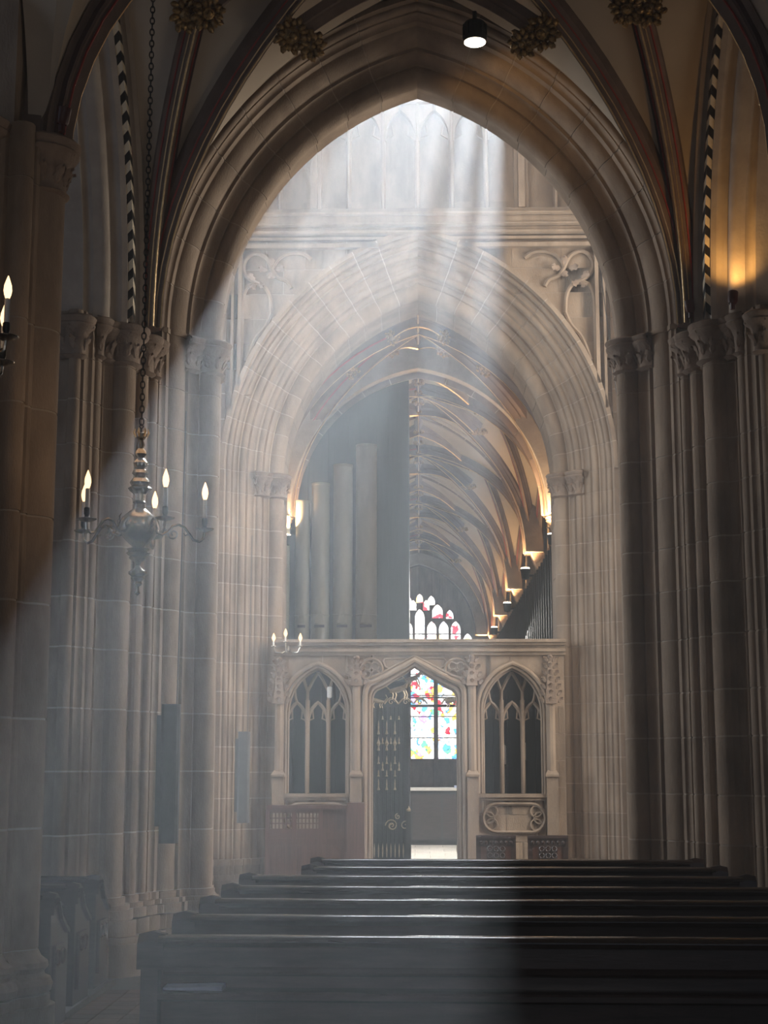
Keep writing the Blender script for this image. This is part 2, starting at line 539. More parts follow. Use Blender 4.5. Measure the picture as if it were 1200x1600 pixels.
# floor, aisle tiles and choir slabs
fl = MB().box(-9, 9, -4, 52, -0.2, 0.0).build('floor', 'floor'); struct(fl)
tm = MB().box(-0.097, 0.097, -0.097, 0.097, 0.0, 0.006).mesh('floor_tile', 'tile')
for i in range(8):
    for j in range(14):
        place('floor_tile', tm, fl, (-2.55 + i * 0.2, 9.6 + j * 0.2, 0.0))
sm = MB().box(-0.296, 0.296, -0.396, 0.396, 0.0, 0.008).mesh('floor_slab', 'floor_pale')
for i in range(6):
    for j in range(19):
        place('floor_slab', sm, fl, (-0.4 + i * 0.6 - 0.3 * (j % 2), 21.6 + j * 0.8, 0.0))

# ---------------- crossing pier, nave side (right), mirrored for the left
P1 = prof([(0, 15.7), (0, 15.06), (.15, 14.88, .9), (.155, 14.84), (.24, 14.73, -.6), (.27, 14.73), (.29, 14.67), (.47, 14.53, .25), (.49, 14.45), (.555, 14.34, -.55), (.58, 14.34),
           (.665, 14.25, .85), (.68, 14.17, -.4), (.80, 14.06, .95), (.83, 13.93, -.5), (1.02, 13.63, .95), (1.05, 13.61), (1.12, 13.50, -.45), (1.15, 13.50), (1.205, 13.38, .6),
           (1.22, 13.31), (1.30, 13.21, -.45), (1.34, 13.21), (1.44, 13.13, .7), (1.48, 13.13), (1.56, 13.2, -.4), (1.60, 13.2), (1.75, 13.2), (1.75, 15.7)])
def T1(r, y):
    """proportions of the nave side pier"""
    r2 = r if r <= .27 else .27 + (r - .27) * .66
    y2 = min(y, 15.3) - .6 if y >= 14.73 else 14.13 + (y - 14.73) * .85
    return r2, y2
P1 = [T1(*p) for p in P1]
def mirror(poly, s): return [(x * s, y) for x, y in (poly if s > 0 else poly[::-1])]
def at_x(poly, x0): return [(x0 + r, y) for r, y in poly]
for s, lab in ((1, 'moulded stone crossing pier beside the ends of the pews, dark against the pale arch'), (-1, 'moulded stone crossing pier behind the hanging brass chandelier, veiled by sunbeams')):
    root = thing('crossing_pier', lab, 'pier', (s * 2.5, 13.8, 0), 0, 'nave side crossing piers')
    root_xy = (s * 2.5, 13.8)
    poly = [(x - root_xy[0], y - root_xy[1]) for x, y in mirror(at_x(P1, W), s)]
    stone_pier(root, poly, 0.62, SPRING - 0.54, 0.47)
    # base courses: plinth and mouldings
    for z0, z1, o in ((0, 0.26, 0.24), (0.26, 0.31, 0.19), (0.31, 0.44, 0.13), (0.44, 0.52, 0.10), (0.52, 0.56, 0.07), (0.56, 0.62, 0.03)):
        MB().extrude(offset_line(poly, o, True), z0, z1).build('base_moulding', 'stone', root, (0, 0, 0))
    # impost block with the capitals
    ki = next(i for i, p in enumerate(P1) if p[0] > .27 + (.56 - .27) * .66)
    for part, zt in ((P1[:ki] + [(P1[ki - 1][0], 14.7)], SPRING), (P1[ki - 1:-1] + [(P1[-1][0], 14.7), (P1[ki - 1][0], 14.7)], SPRING - .16)):
        pp = [(x - root_xy[0], y - root_xy[1]) for x, y in mirror(at_x(part, W), s)]
        MB().extrude(pp, SPRING - .54, zt).build('impost_stone', 'stone', root, (0, 0, 0))
        MB().extrude(offset_line(pp, 0.012, True), zt - .03, zt + .02).build('string_course', 'stone', root, (0, 0, 0))
    def cl(items):
        l = [(x * s - root_xy[0], y - root_xy[1]) for x, y in prof([(W + T1(*i[:2])[0], T1(*i[:2])[1], *i[2:]) for i in items], 8)]
        return l if s > 0 else l[::-1]
    capital(root, cl([(-.005, 15.25), (-.005, 15.08), (.15, 14.87, .9), (.26, 14.72, .3), (.27, 14.70)]), SPRING - 0.33, 0.33)
    capital(root, cl([(.57, 14.34), (.665, 14.25, .8), (.81, 14.05, .9), (.83, 13.95, .2), (1.03, 13.62, .9), (1.14, 13.5, .5), (1.20, 13.38, .6)]), SPRING - 0.51, 0.37)
    capital(root, cl([(1.30, 13.22), (1.45, 13.12, .8), (1.6, 13.18, .5), (1.74, 13.2)]), SPRING - 0.56, 0.37)

# ---------------- the two crossing arches
A1 = prof([(0, 15.7), (0, 15.06), (.15, 14.88, .9), (.155, 14.84), (.24, 14.73, -.6), (.27, 14.73), (.29, 14.67), (.47, 14.53, .25), (.49, 14.45), (.555, 14.34, -.55), (.58, 14.34),
           (.65, 14.24, .85), (.66, 14.16), (.74, 14.16), (.74, 15.7)])
A1 = [T1(*p) for p in A1]
root = thing('crossing_arch', 'dark pointed stone arch over the nave, backlit by sunbeams, spotlight at its head', 'arch', (0, 14.3, SPRING), 0, 'crossing arches')
stone_arch(root, [(r, y - 14.3) for r, y in A1], W, RISE, 9)

P2 = prof([(0, 22.3), (0, 21.46), (.16, 21.26, .9), (.17, 21.22), (.23, 21.16, -.5), (.26, 21.16), (.335, 21.09, .7), (.36, 21.06), (.44, 20.99, -.5), (.47, 20.99), (.555, 20.92, .7), (.57, 20.88),
           (.63, 20.84, -.5), (.66, 20.84), (.72, 20.78, .8), (.74, 20.74), (.80, 20.74), (.83, 20.70), (.88, 20.70, -.6), (.90, 20.68), (1.06, 20.56, .9), (1.10, 20.5, -.5), (1.4, 20.5), (1.4, 22.3)])
for s, lab in ((1, 'pale sunlit stone pier carrying the choir arch, behind the carved chairs'), (-1, 'pale stone pier carrying the choir arch, with a grey speaker on it')):
    root = thing('choir_arch_pier', lab, 'pier', (s * 2.6, 21.2, 0), 0, 'choir arch piers')
    rx, ry = s * 2.6, 21.2
    poly = [(x - rx, y - ry) for x, y in mirror(at_x(P2, W), s)]
    stone_pier(root, poly, 0.5, SPRING - 0.30, 0.36)
    for z0, z1, o in ((0, 0.24, 0.08), (0.24, 0.30, 0.06), (0.30, 0.42, 0.035), (0.42, 0.5, 0.05)):
        MB().extrude(offset_line(poly, o, True), z0, z1).build('base_moulding', 'stone', root, (0, 0, 0))
    MB().extrude(poly, SPRING - 0.30, SPRING).build('impost_stone', 'stone', root, (0, 0, 0))
    # the outer mouldings run on up to the cornice beside the spandrel
    up = [(x - rx, y - ry) for x, y in mirror(at_x(prof([(.74, 21.6), (.74, 20.74), (.80, 20.74), (.83, 20.70), (.88, 20.70, -.6), (.90, 20.68), (1.06, 20.56, .9), (1.10, 20.5, -.5), (1.4, 20.5), (1.4, 21.6)]), W), s)]
    up = [(x, y) for x, y in up]
    stone_pier(root, up, SPRING, 9.12, 0.36)
    def cl(items):
        l = [(x * s - rx, y - ry) for x, y in prof([(W + i[0], *i[1:]) for i in items], 8)]
        return l if s > 0 else l[::-1]
    capital(root, cl([(-.005, 21.8), (-.005, 21.48), (.16, 21.25, .9), (.24, 21.15, .4), (.33, 21.09, .6), (.36, 21.06)]), SPRING - 0.31, 0.35)
A2 = prof([(0, 22.3), (0, 21.46), (.16, 21.26, .9), (.17, 21.22), (.23, 21.16, -.5), (.26, 21.16), (.335, 21.09, .7), (.36, 21.06), (.44, 20.99, -.5), (.47, 20.99), (.555, 20.92, .7), (.57, 20.88),
           (.63, 20.84, -.5), (.66, 20.84), (.72, 20.78, .8), (.74, 20.70), (.80, 20.70), (.80, 22.3)])
root = thing('choir_arch', 'pale sunlit pointed stone arch above the choir screen, with leafy carved spandrels', 'arch', (0, 21.0, SPRING), 0, 'crossing arches')
stone_arch(root, [(r, y - 21.0) for r, y in A2], W, RISE, 12)

# ---------------- wall above the choir arch: spandrels, cornice, blind panelling, lantern windows
tw = thing('wall_tower', 'sunlit tower wall with blind panels above the choir arch', 'wall', (0, 21.0, SPRING), kind='structure')
def extr_open(y_extra):
    c, Rr = pointed(W, RISE)
    o = Opening(0, W + y_extra, 0, SPRING, 1)
    def top(x):
        d = abs(x)
        return SPRING + math.sqrt(max((Rr + y_extra) ** 2 - (d + c) ** 2, 0))
    o.top = top
    return o
sp_root = tw
def world_to(root, b):
    L = root.location
    b.v = [(x - L.x, y - L.y, z - L.z) for x, y, z in b.v]
    return b
class WRoot:
    """adapter: ashlar() in world coordinates under a root that is only translated"""
    pass
def ashlar_w(root, *a, **k):
    e0 = set(COL.objects)
    ashlar(root, *a, **k)
    for o in set(COL.objects) - e0:
        o.location = -root.location
ashlar_w(tw, -2.70, 2.70, SPRING, 9.12, 20.80, 21.6, [extr_open(0.76)], 0.36, 0.62)
# spandrel frames, cusped tracery and leaves
for s in (1, -1):
    fr = MB()
    for (a, b_, w_) in (((2.50, 6.95), (2.50, 8.96), .05), ((2.60, 6.6), (2.60, 9.06), .035)):
        fr.box(s * a[0] - w_ / 2, s * a[0] + w_ / 2, 20.70, 20.82, a[1], b_[1])
    fr.box(min(s * .55, s * 2.62), max(s * .55, s * 2.62), 20.70, 20.82, 8.93, 8.99)
    fr.box(min(s * .35, s * 2.66), max(s * .35, s * 2.66), 20.72, 20.82, 9.05, 9.09)
    weld_build(fr, 'spandrel_frame', 'stone', tw)
    def smooth(pts, n=5):
        q = [Vector(pts[0])] + [Vector(p) for p in pts] + [Vector(pts[-1])]; out = []
        for i in range(1, len(q) - 2):
            for k in range(n):
                t = k / n; p0, p1, p2, p3 = q[i - 1:i + 3]
                out.append(.5 * ((2 * p1) + (p2 - p0) * t + (2 * p0 - 5 * p1 + 4 * p2 - p3) * t * t + (3 * p1 - p0 - 3 * p2 + p3) * t ** 3))
        return [(s * v.x, 20.775, v.y) for v in out + [q[-1]]]
    for path in ([(1.50, 8.78), (1.62, 8.86), (1.80, 8.87), (1.96, 8.80), (2.06, 8.64)], [(2.06, 8.64), (2.14, 8.80), (2.28, 8.87), (2.40, 8.82), (2.46, 8.68), (2.42, 8.54), (2.28, 8.44)],
                 [(2.28, 8.44), (2.40, 8.38), (2.46, 8.22), (2.47, 7.9), (2.47, 7.1)], [(2.28, 8.44), (2.16, 8.38), (2.08, 8.22), (2.06, 7.98)], [(2.06, 8.64), (1.98, 8.52), (1.84, 8.46), (1.78, 8.36)], [(2.06, 7.98), (2.14, 7.8), (2.28, 7.62), (2.40, 7.3)]):
        MB().tube(smooth(path), 0.030, 6).build('tracery_bar', 'stone', tw)
    for lx, lz, la in ((2.06, 8.66, 0), (2.06, 8.60, PI), (2.00, 8.62, -1.4), (2.12, 8.62, 1.4), (2.28, 8.44, 2.6), (2.26, 8.44, -2.2), (2.30, 8.46, .7)):
        lf = place('carved_leaf', leaf_mesh(), tw)
        lf.matrix_parent_inverse = wmat(tw).inverted()
        lf.location = (s * lx, 20.76, lz); lf.rotation_euler = (0, s * la, 0); lf.scale = (.11, .09, .13)
# cornice of stacked mouldings
for z0, z1, y in ((9.12, 9.17, 20.66), (9.17, 9.23, 20.70), (9.23, 9.27, 20.62), (9.27, 9.38, 20.66), (9.38, 9.42, 20.60), (9.42, 9.50, 20.68)):
    sec = prof([(y + 0.02, z0), (y, z0 + 0.01), (y, z1 - 0.01), (y + 0.02, z1), (21.5, z1), (21.5, z0)])
    MB().rings([[(-2.9, a, z) for a, z in sec], [(2.9, a, z) for a, z in sec]]).build('cornice_moulding', 'stone', tw)
# blind panels: one backing stone each between the mullions
PX = [-2.94 + 0.49 * k for k in range(13)]
for a, c in zip(PX[:-1], PX[1:]):
    MB().box(a + .006, c - .006, 20.92, 21.1, 9.50, 11.10).build('panel', 'stone', tw)
    MB().box(a + .03, c - .03, 20.88, 20.95, 9.50, 9.66).build('panel_sill', 'stone', tw)
    cx, w = (a + c) / 2, 0.205
    op = Opening(cx, w, 9.4, 10.62, 0.40)
    weld_build(pierced(a + .01, c - .01, 10.55, 11.10, 20.80, 20.93, [op]), 'panel_head', 'stone', tw)
    for sx in (-1, 1):   # cusps
        MB().tube([(cx + sx * .2, 20.86, 10.60), (cx + sx * .10, 20.86, 10.66), (cx + sx * .12, 20.86, 10.80)], .016, 5).build('cusp', 'stone', tw)
for i, x in enumerate(PX):
    if i in (3, 9):
        for dx, w, y in ((-.075, .025, 20.76), (0, .045, 20.68), (.075, .025, 20.76)):
            MB().box(x + dx - w, x + dx + w, y, 20.95, 9.50, 11.10).build('mullion', 'stone', tw)
    else:
        poly = [(x - .038, 20.93), (x - .03, 20.82), (x - .012, 20.76), (x + .012, 20.76), (x + .03, 20.82), (x + .038, 20.93)]
        MB().extrude(poly, 9.50, 11.10).build('mullion', 'stone', tw)
MB().box(-2.95, 2.95, 20.70, 21.2, 11.10, 11.20).build('string_course', 'stone', tw)
LW = [Opening(-1.08, .335, 11.25, 12.9, .45), Opening(-.355, .325, 11.25, 12.9, .45), Opening(.355, .325, 11.25, 12.9, .45), Opening(1.02, .27, 11.25, 12.9, .45)]
weld_build(pierced(-3.0, 3.0, 11.20, 16.0, 20.9, 21.35, LW), 'lantern_wall', 'stone', tw)
for o in LW:
    MB().box(o.cx - .035, o.cx + .035, 21.1, 21.15, o.sill, o.spring + o.rise - .02).build('stanchion', 'iron', tw)
    for z in (11.9, 12.5):
        MB().box(o.cx - o.w, o.cx + o.w, 21.1, 21.13, z, z + .035).build('saddle_bar', 'iron', tw)
# backing of the panelled stage
MB().box(-3.0, 3.0, 21.1, 21.35, 9.12, 11.2).build('backing_wall', 'stone', tw)

# shell: the rest of the tower, transepts and nave, so that light enters only where the church has windows
sh = MB()
sh.box(-12, -2.9, 21.3, 21.7, 0, 17); sh.box(2.9, 12, 21.3, 21.7, 0, 17)
w = sh.build('wall_transept', 'stone'); struct(w)
w = MB().box(-3.2, 3.2, 14.0, 21.6, 16.0, 16.3).build('ceiling_tower', 'plaster'); struct(w)
for s, nm in ((-1, 'wall_tower_north'), (1, 'wall_tower_south')):
    w = MB().box(min(s * 2.9, s * 3.3), max(s * 2.9, s * 3.3), 14.2, 21.4, 9.3, 16.2).build(nm, 'stone'); struct(w)
w = weld_build(pierced(-3.2, 3.2, SPRING, 16.2, 14.1, 14.68, [extr_open(0.5)]), 'wall_tower_west', 'stone'); struct(w)
for s, nm in ((-1, 'ceiling_transept_north'), (1, 'ceiling_transept_south')):
    w = MB().box(min(s * 2.9, s * 12), max(s * 2.9, s * 12), 13.5, 21.6, 11.2, 11.5).build(nm, 'plaster'); struct(w)
for s, nm in ((-1, 'wall_left'), (1, 'wall_right')):
    b = MB().box(min(s * 6.0, s * 6.3), max(s * 6.0, s * 6.3), -4, 15.6, 0, 9)
    w = b.build(nm, 'stone'); struct(w)
    w = MB().box(min(s * 3.45, s * 6.0), max(s * 3.45, s * 6.0), 15.0, 15.6, 0, 9).build(nm + '_return', 'stone'); struct(w)
    w = MB().box(min(s * 2.6, s * 6.3), max(s * 2.6, s * 6.3), -4, 15.6, 8.9, 9.1).build('ceiling_aisle', 'plaster'); struct(w)

# ---------------- vault bays
def rib_curve(p0, p1, thm=60, n=14):
    p0, p1 = Vector(p0), Vector(p1); out = []
    for k in range(n + 1):
        th = R_(thm) * k / n
        h = (1 - math.cos(th)) / (1 - math.cos(R_(thm))); v = math.sin(th) / math.sin(R_(thm))
        out.append(Vector((p0.x + (p1.x - p0.x) * h, p0.y + (p1.y - p0.y) * h, p0.z + (p1.z - p0.z) * v)))
    return out

def sweep_rib(curve, sec, side=None):
    """sec: (s, d) s across, d down from the web"""
    h = curve[-1] - curve[0]; h.z = 0
    sd = side or Vector((h.y, -h.x, 0)).normalized()
    rings = []
    for i, p in enumerate(curve):
        t = (curve[min(i + 1, len(curve) - 1)] - curve[max(i - 1, 0)]).normalized()
        nr = sd.cross(t).normalized()
        if nr.z < 0: nr = -nr
        if abs(nr.z) < 1e-3 and nr.dot(h) > 0: nr = -nr
        rings.append([tuple(p + sd * s - nr * d) for s, d in sec])
    return MB().rings(rings)

RIBSEC = prof([(-.085, -.05), (-.085, .04), (-.06, .06), (-.055, .09, .4), (-.03, .125), (-.022, .165), (.022, .165), (.03, .125), (.055, .09), (.06, .06), (.085, .04), (.085, -.05)], 3)
def vault_bay(root, xw, ya, yb, zs, zc, zw, full=True, scale=1.0, tier=True, boss=True, xr=None, web_only=False, gold_both=False, quads=None):
    """one rib-vaulted bay between the cross walls ya (far) and yb (near), springing at zs, crown zc, wall ribs to zw"""
    ym = (ya + yb) / 2
    C = Vector((0, ym, zc))
    sec = [(s * scale, d * scale) for s, d in RIBSEC]
    def lining(rib, cv, sd, s, d, r, mat, nm):
        b = sweep_rib(cv, [(s * scale + r * math.cos(a), d * scale + r * math.sin(a)) for a in (0, PI / 2, PI, 3 * PI / 2)], sd)
        b.build(nm, mat, rib)
    webs = []
    for sx in (1, -1):
        for y0 in (ya, yb):
            if quads and (sx, y0 == ya) not in quads: continue
            sgn = 1 if y0 == ya else -1
            S = Vector((sx * xw, y0, zs))
            diag = rib_curve(S, C)
            cross = rib_curve(S, (0, y0, zc - 0.02), 62)
            tpt = Vector((sx * xw * 0.62, ym, zw + (zc - zw) * 0.5))
            tc = rib_curve(S, tpt, 60)
            wall = rib_curve(S + Vector((sx * .12, 0, 0)), (sx * (xw + 0.25), ym, zw), 62)
            for a, b_ in ((cross, diag), (diag, tc), (tc, wall)):
                m = MB()
                n = len(a); vs = []
                for i in range(n):
                    for k in range(5):
                        p = a[i].lerp(b_[i], k / 4)
                        p.z += 0.05 * math.sin(PI * k / 4) * (i / n)
                        vs.append(tuple(p))
                fs = [(i * 5 + k, i * 5 + k + 1, (i + 1) * 5 + k + 1, (i + 1) * 5 + k) for i in range(n - 1) for k in range(4)]
                m.add(vs, fs)
                m.build('vault_web', 'plaster', root)
            # triangles up at the ridges
            m = MB(); m.add([tuple(C), tuple(tpt), tuple(diag[-1] + (tpt - C) * .5 + Vector((0, 0, .02)))], [(0, 1, 2)])
            if web_only: continue
            ribs = [(diag, 'rib')] + ([(tc, 'rib')] if tier else []) + [(wall, 'rib')]
            for cv, nm in ribs:
                rb = sweep_rib(cv, sec).build(nm, 'rib', root)
                h = cv[-1] - cv[0]; h.z = 0
                sd = Vector((h.y, -h.x, 0)).normalized()
                if full:
                    lining(rb, cv, sd, -.062, .085, .008, 'red', 'red_fillet')
                    lining(rb, cv, sd, .062, .085, .008, 'red', 'red_fillet')
                    lining(rb, cv, sd, .0, .168, .009, 'gold', 'gilded_fillet')
                    lining(rb, cv, sd, -.03 if sx * sgn > 0 else .03, .130, .007, 'gold', 'gilded_fillet')
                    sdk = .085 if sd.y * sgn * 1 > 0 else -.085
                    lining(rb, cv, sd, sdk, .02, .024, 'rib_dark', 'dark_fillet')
                else:
                    lining(rb, cv, sd, -.02, .168, .007, 'gold', 'gilded_fillet')
                    lining(rb, cv, sd, .06, .07, .012, 'red', 'red_fillet')
    if web_only: return
    # ridge ribs
    for e in ((0, ya, zc - 0.02), (0, yb, zc - 0.02), (xw + .25, ym, zw), (-xw - .25, ym, zw)):
        cv = [C.lerp(Vector(e), k / 6) for k in range(7)]
        rb = sweep_rib(cv, sec).build('ridge_rib', 'rib', root)
        h = cv[-1] - cv[0]; h.z = 0
        lining(rb, cv, Vector((h.y, -h.x, 0)).normalized(), 0, .168, .010, 'gold', 'gilded_fillet')

def boss(root, p, r=0.15, mat='gilt_dark', face=None):
    """gilded leaf boss: a core with curled leaves around it"""
    b = MB(); b.blob((0, 0, 0), r * .62, r * .62, r * .55, jit=0.1)
    b.blob((0, 0, -r * .5), r * .28, r * .28, r * .25)
    o = b.build('boss', mat, root); o.location = p
    if face: o.rotation_euler = (-Vector(face)).to_track_quat('Z', 'Y').to_euler()
    lm = BOSS_LEAF.get(mat)
    if lm is None:
        l = MB()
        for q in range(3):
            l.blob((r * .1 * q, (q - 1) * r * .32, -r * .12 * (q % 2)), r * .30, r * .20, r * .24, 0, 4, 6)
        lm = BOSS_LEAF[mat] = l.mesh('boss_leaf', mat, 50)
    for k in range(8):
        a = 2 * PI * k / 8 + random.uniform(-.1, .1)
        f = bpy.data.objects.new('boss_leaf', lm); COL.objects.link(f); f.parent = o
        f.location = (r * .68 * math.cos(a), r * .68 * math.sin(a), -r * .1 + random.uniform(-.1, .1) * r)
        f.rotation_euler = (random.uniform(-.3, .3), .5 + random.uniform(-.3, .3), a)
    return o
BOSS_LEAF = {}

XS, YS, ZS = 2.45, 13.42, SPRING - 0.14
ZC, ZWL = 8.98, 8.45
YN = 9.55
ceil1 = thing('ceiling_nave', 'plastered rib vault with gilded bosses over the nave', 'ceiling', (0, 11.75, 9.0), kind='structure')
vault_bay(ceil1, XS, YS, YN, ZS, ZC, ZWL)
# lierne ribs near the crossing arch, curving from boss to boss
B1 = pix(850, 50, 12.42); B1l = Vector((-B1.x, B1.y, B1.z))
B2 = pix(998, 14, 11.95); B2l = Vector((-B2.x, B2.y, B2.z))
for s in (1, -1):
    c1 = Vector((s * B1.x, B1.y, B1.z + .05)); top = Vector((0, 13.0, 8.86))
    cv = [c1.lerp(top, k / 8) + Vector((0, 0, .10 * math.sin(PI * k / 8))) for k in range(9)]
    rb = sweep_rib(cv, [(a * .8, d * .8) for a, d in RIBSEC]).build('lierne_rib', 'rib', ceil1)
    c2 = Vector((s * B2.x, B2.y, B2.z + .05))
    cv = [c2.lerp(Vector((s * .6, 11.9, 8.8)), k / 8) + Vector((0, 0, .08 * math.sin(PI * k / 8))) for k in range(9)]
    sweep_rib(cv, [(a * .8, d * .8) for a, d in RIBSEC]).build('lierne_rib', 'rib', ceil1)
    fc = (-s * .45, -.75, -.6)
    boss(ceil1, (s * B1.x, B1.y, B1.z), .15, face=fc)
    boss(ceil1, (s * (B1.x - .17), B1.y + .10, B1.z - .05), .10, face=fc)
    boss(ceil1, (s * (B2.x + .09), B2.y, B2.z), .13, face=fc)
    boss(ceil1, (s * (B2.x - .09), B2.y - .02, B2.z + .0), .13, face=fc)
boss(ceil1, (0, 11.48, 8.86), .2)
ceil2 = thing('ceiling_nave', 'plastered vault over the nave behind the viewer', 'ceiling', (0, 7.4, 9.0), kind='structure')
vault_bay(ceil2, XS, YN, 5.15, ZS, ZC, ZWL, web_only=True)
ceil3 = thing('ceiling_nave', 'plastered vault at the west end of the nave', 'ceiling', (0, 3.0, 9.0), kind='structure')
vault_bay(ceil3, XS, 5.15, 0.75, ZS, ZC, ZWL, web_only=True)
w = MB().box(-3.2, 3.2, -3.5, 15.0, 9.2, 9.5).build('ceiling_roof', 'plaster'); struct(w)
# wall over the crossing arch on the nave side
w = weld_build(pierced(-2.75, 2.75, SPRING + 0.1, 9.3, 13.68, 14.4, [extr_open(0.53)]), 'wall_crossing', 'stone'); struct(w)

# ---------------- arcade arches on both sides (span along y) with painted rope mouldings
AS = prof([(0, -.42), (0, .10), (.06, .18, .8), (.07, .22), (.15, .30, -.5), (.18, .30), (.20, .40, .4), (.22, .44), (.34, .44), (.36, .46), (.42, .52, .7), (.44, .55), (.52, .55), (.52, -.42)], 5)
AW, ARISE = (12.85 - 10.05) / 2, 2.5
AYC = (12.85 + 10.05) / 2
def rope_strip(root, c, Rr, off, y, n):
    """black and cream painted rope on a ridge along the arch edge; local arch frame, both haunches"""
    tha = math.acos(c / (Rr + off))
    edge = [(off - .055, y - .02), (off - .035, y + .05), (off + .055, y + .055)]
    for sx in (1, -1):
        b = MB()
        for k in range(n):
            for col in (0, 1):
                vs = []
                for q in ((0, 0), (0, 1), (1, 1), (1, 0)):
                    ro, yy = edge[col + q[1]]
                    lean = (q[1] if col == 0 else 1 - q[1]) * 0.9
                    th = tha * (k + q[0] + lean) / (n + 2)
                    vs.append((sx * (-c + (Rr + ro) * math.cos(th)), yy, (Rr + ro) * math.sin(th)))
                b.add(vs, [(0, 1, 2, 3)], k % 2)
        b.build('rope_moulding', ['black_paint', 'cream_paint'], root, (0, 0, 0))
for s, lab in ((-1, 'arcade arch with painted rope edge springing from the column at the picture edge'), (1, 'arcade arch with black and cream rope edge above the crossing pier, warmly uplit')):
    root = thing('arcade_arch', lab, 'arch', (s * 3.02, AYC, SPRING - .17), PI / 2 if s > 0 else -PI / 2, 'arcade arches')
    # local y: + towards the aisle for s>0 after rotation; keep the rich side towards the nave
    sect = [(r, y) for r, y in AS]
    stone_arch(root, sect, AW, ARISE, 8)
    c, Rr = pointed(AW, ARISE)
    rope_strip(root, c, Rr, .28, .44, 38)
    ops = extr_open(0)
    o = Opening(0, AW + .5, 0, 0, 1)
    o.top = lambda x, Rr=Rr, c=c: math.sqrt(max((Rr + .5) ** 2 - (abs(x) + c) ** 2, 0))
    weld_build(pierced(-AW - .75, AW + .75, 0.02, 3.2, -.1, .42, [o]), 'spandrel_wall', 'stone', root, (0, 0, 0))

# ---------------- column on the left edge and its pair
def cluster(cx, cy, base, shafts, n=96):
    pts = []
    for k in range(n):
        a = 2 * PI * k / n
        d = Vector((math.cos(a), math.sin(a))); best = base
        for ang, dist, r in shafts:
            c = Vector((math.cos(ang), math.sin(ang))) * dist
            t = c.dot(d); q = c.length_squared - t * t
            if t > 0 and q < r * r: best = max(best, t + math.sqrt(r * r - q))
        pts.append((cx + d.x * best, cy + d.y * best))
    return pts
SH = [(k * PI / 2, .36, .155) for k in range(4)] + [(k * PI / 2 + sg * R_(28), .395, .05) for k in range(4) for sg in (1, -1)] + [(k * PI / 2 + PI / 4, .44, .075) for k in range(4)]
root = thing('nave_column', 'dark clustered stone column beside the carved pew ends, lit chandelier in front', 'column', (-2.83, 9.55, 0), 0, 'nave columns')
poly = cluster(0, 0, .40, SH)
stone_pier(root, poly, 0.62, SPRING - .36, 0.62)
for z0, z1, o in ((0, .30, .11), (.30, .36, .08)):
    MB().extrude(offset_line(poly, o, True), z0, z1).build('base_moulding', 'stone', root, (0, 0, 0))
rg = []
for z, o in ((.36, .05), (.38, .085), (.42, .095), (.455, .08), (.47, .045), (.49, .04), (.52, .065), (.55, .06), (.58, .02), (.62, .0)):
    rg.append([(x, y, z) for x, y in offset_line(poly, o, True)])
MB().rings(rg).build('base_moulding', 'stone', root, (0, 0, 0))
MB().extrude(poly, SPRING - .36, SPRING).build('impost_stone', 'stone', root, (0, 0, 0))
for k in range(4):
    a0 = k * PI / 2
    line = [(math.cos(a0) * .36 + .158 * math.cos(a0 + t), math.sin(a0) * .36 + .158 * math.sin(a0 + t)) for t in [R_(-115) + R_(230) * i / 12 for i in range(13)]]
    capital(root, line[::-1] if False else line, SPRING - .37, .38, .075)
col_pair = copy_tree(root); col_pair.location = (3.08, 9.55, 0)
col_pair['label'] = 'dark clustered stone column across the nave from the carved pew ends'

# =================================================================== THE CHOIR
YCH = [24.3, 28.73, 34.76, 40.8, 46.8]
for k in range(4):
    BL = YCH[k + 1] - YCH[k]; q6 = BL / 6.0
    r = thing('ceiling_choir', ['plastered choir vault bay nearest the choir arch', 'second plastered choir vault bay beyond the organ', 'third plastered choir vault bay', 'farthest plastered choir vault bay before the east window'][k], 'ceiling', (0, YCH[k] + 3, 8.4), kind='structure')
    vault_bay(r, 2.14, YCH[k + 1], YCH[k], 5.68, 8.42, 7.6, full=False, scale=1.0)
    for sx in (1, -1):
        for dy, fx, z in ((1.9, .52, 7.75), (4.1, .52, 7.75), (3.0, .62, 8.0)):
            boss(r, (sx * 2.12 * fx, YCH[k] + dy * q6, z), .14)
    boss(r, (0, YCH[k] + 3.0 * q6, 8.27), .12)
    for dy in (1.0, 2.0, 4.0, 5.0): boss(r, (0, YCH[k] + dy * q6, 8.28), .07)
    # liernes with gilded edges
    for sx in (1, -1):
        for y0, y1 in ((1.9, 1.0), (1.9, 3.0), (4.1, 3.0), (4.1, 5.0)):
            p0 = Vector((sx * 1.1, YCH[k] + y0 * q6, 7.82)); p1 = Vector((0, YCH[k] + y1 * q6, 8.36))
            cv = [p0.lerp(p1, q / 6) + Vector((0, 0, .12 * math.sin(PI * q / 6))) for q in range(7)]
            rb = sweep_rib(cv, RIBSEC).build('lierne_rib', 'rib', r)
            h = p1 - p0; h.z = 0
            sweep_rib(cv, [(.012 * math.cos(a), .168 + .012 * math.sin(a)) for a in (0, PI / 2, PI, 3 * PI / 2)], Vector((h.y, -h.x, 0)).normalized()).build('gilded_fillet', 'gold', rb)
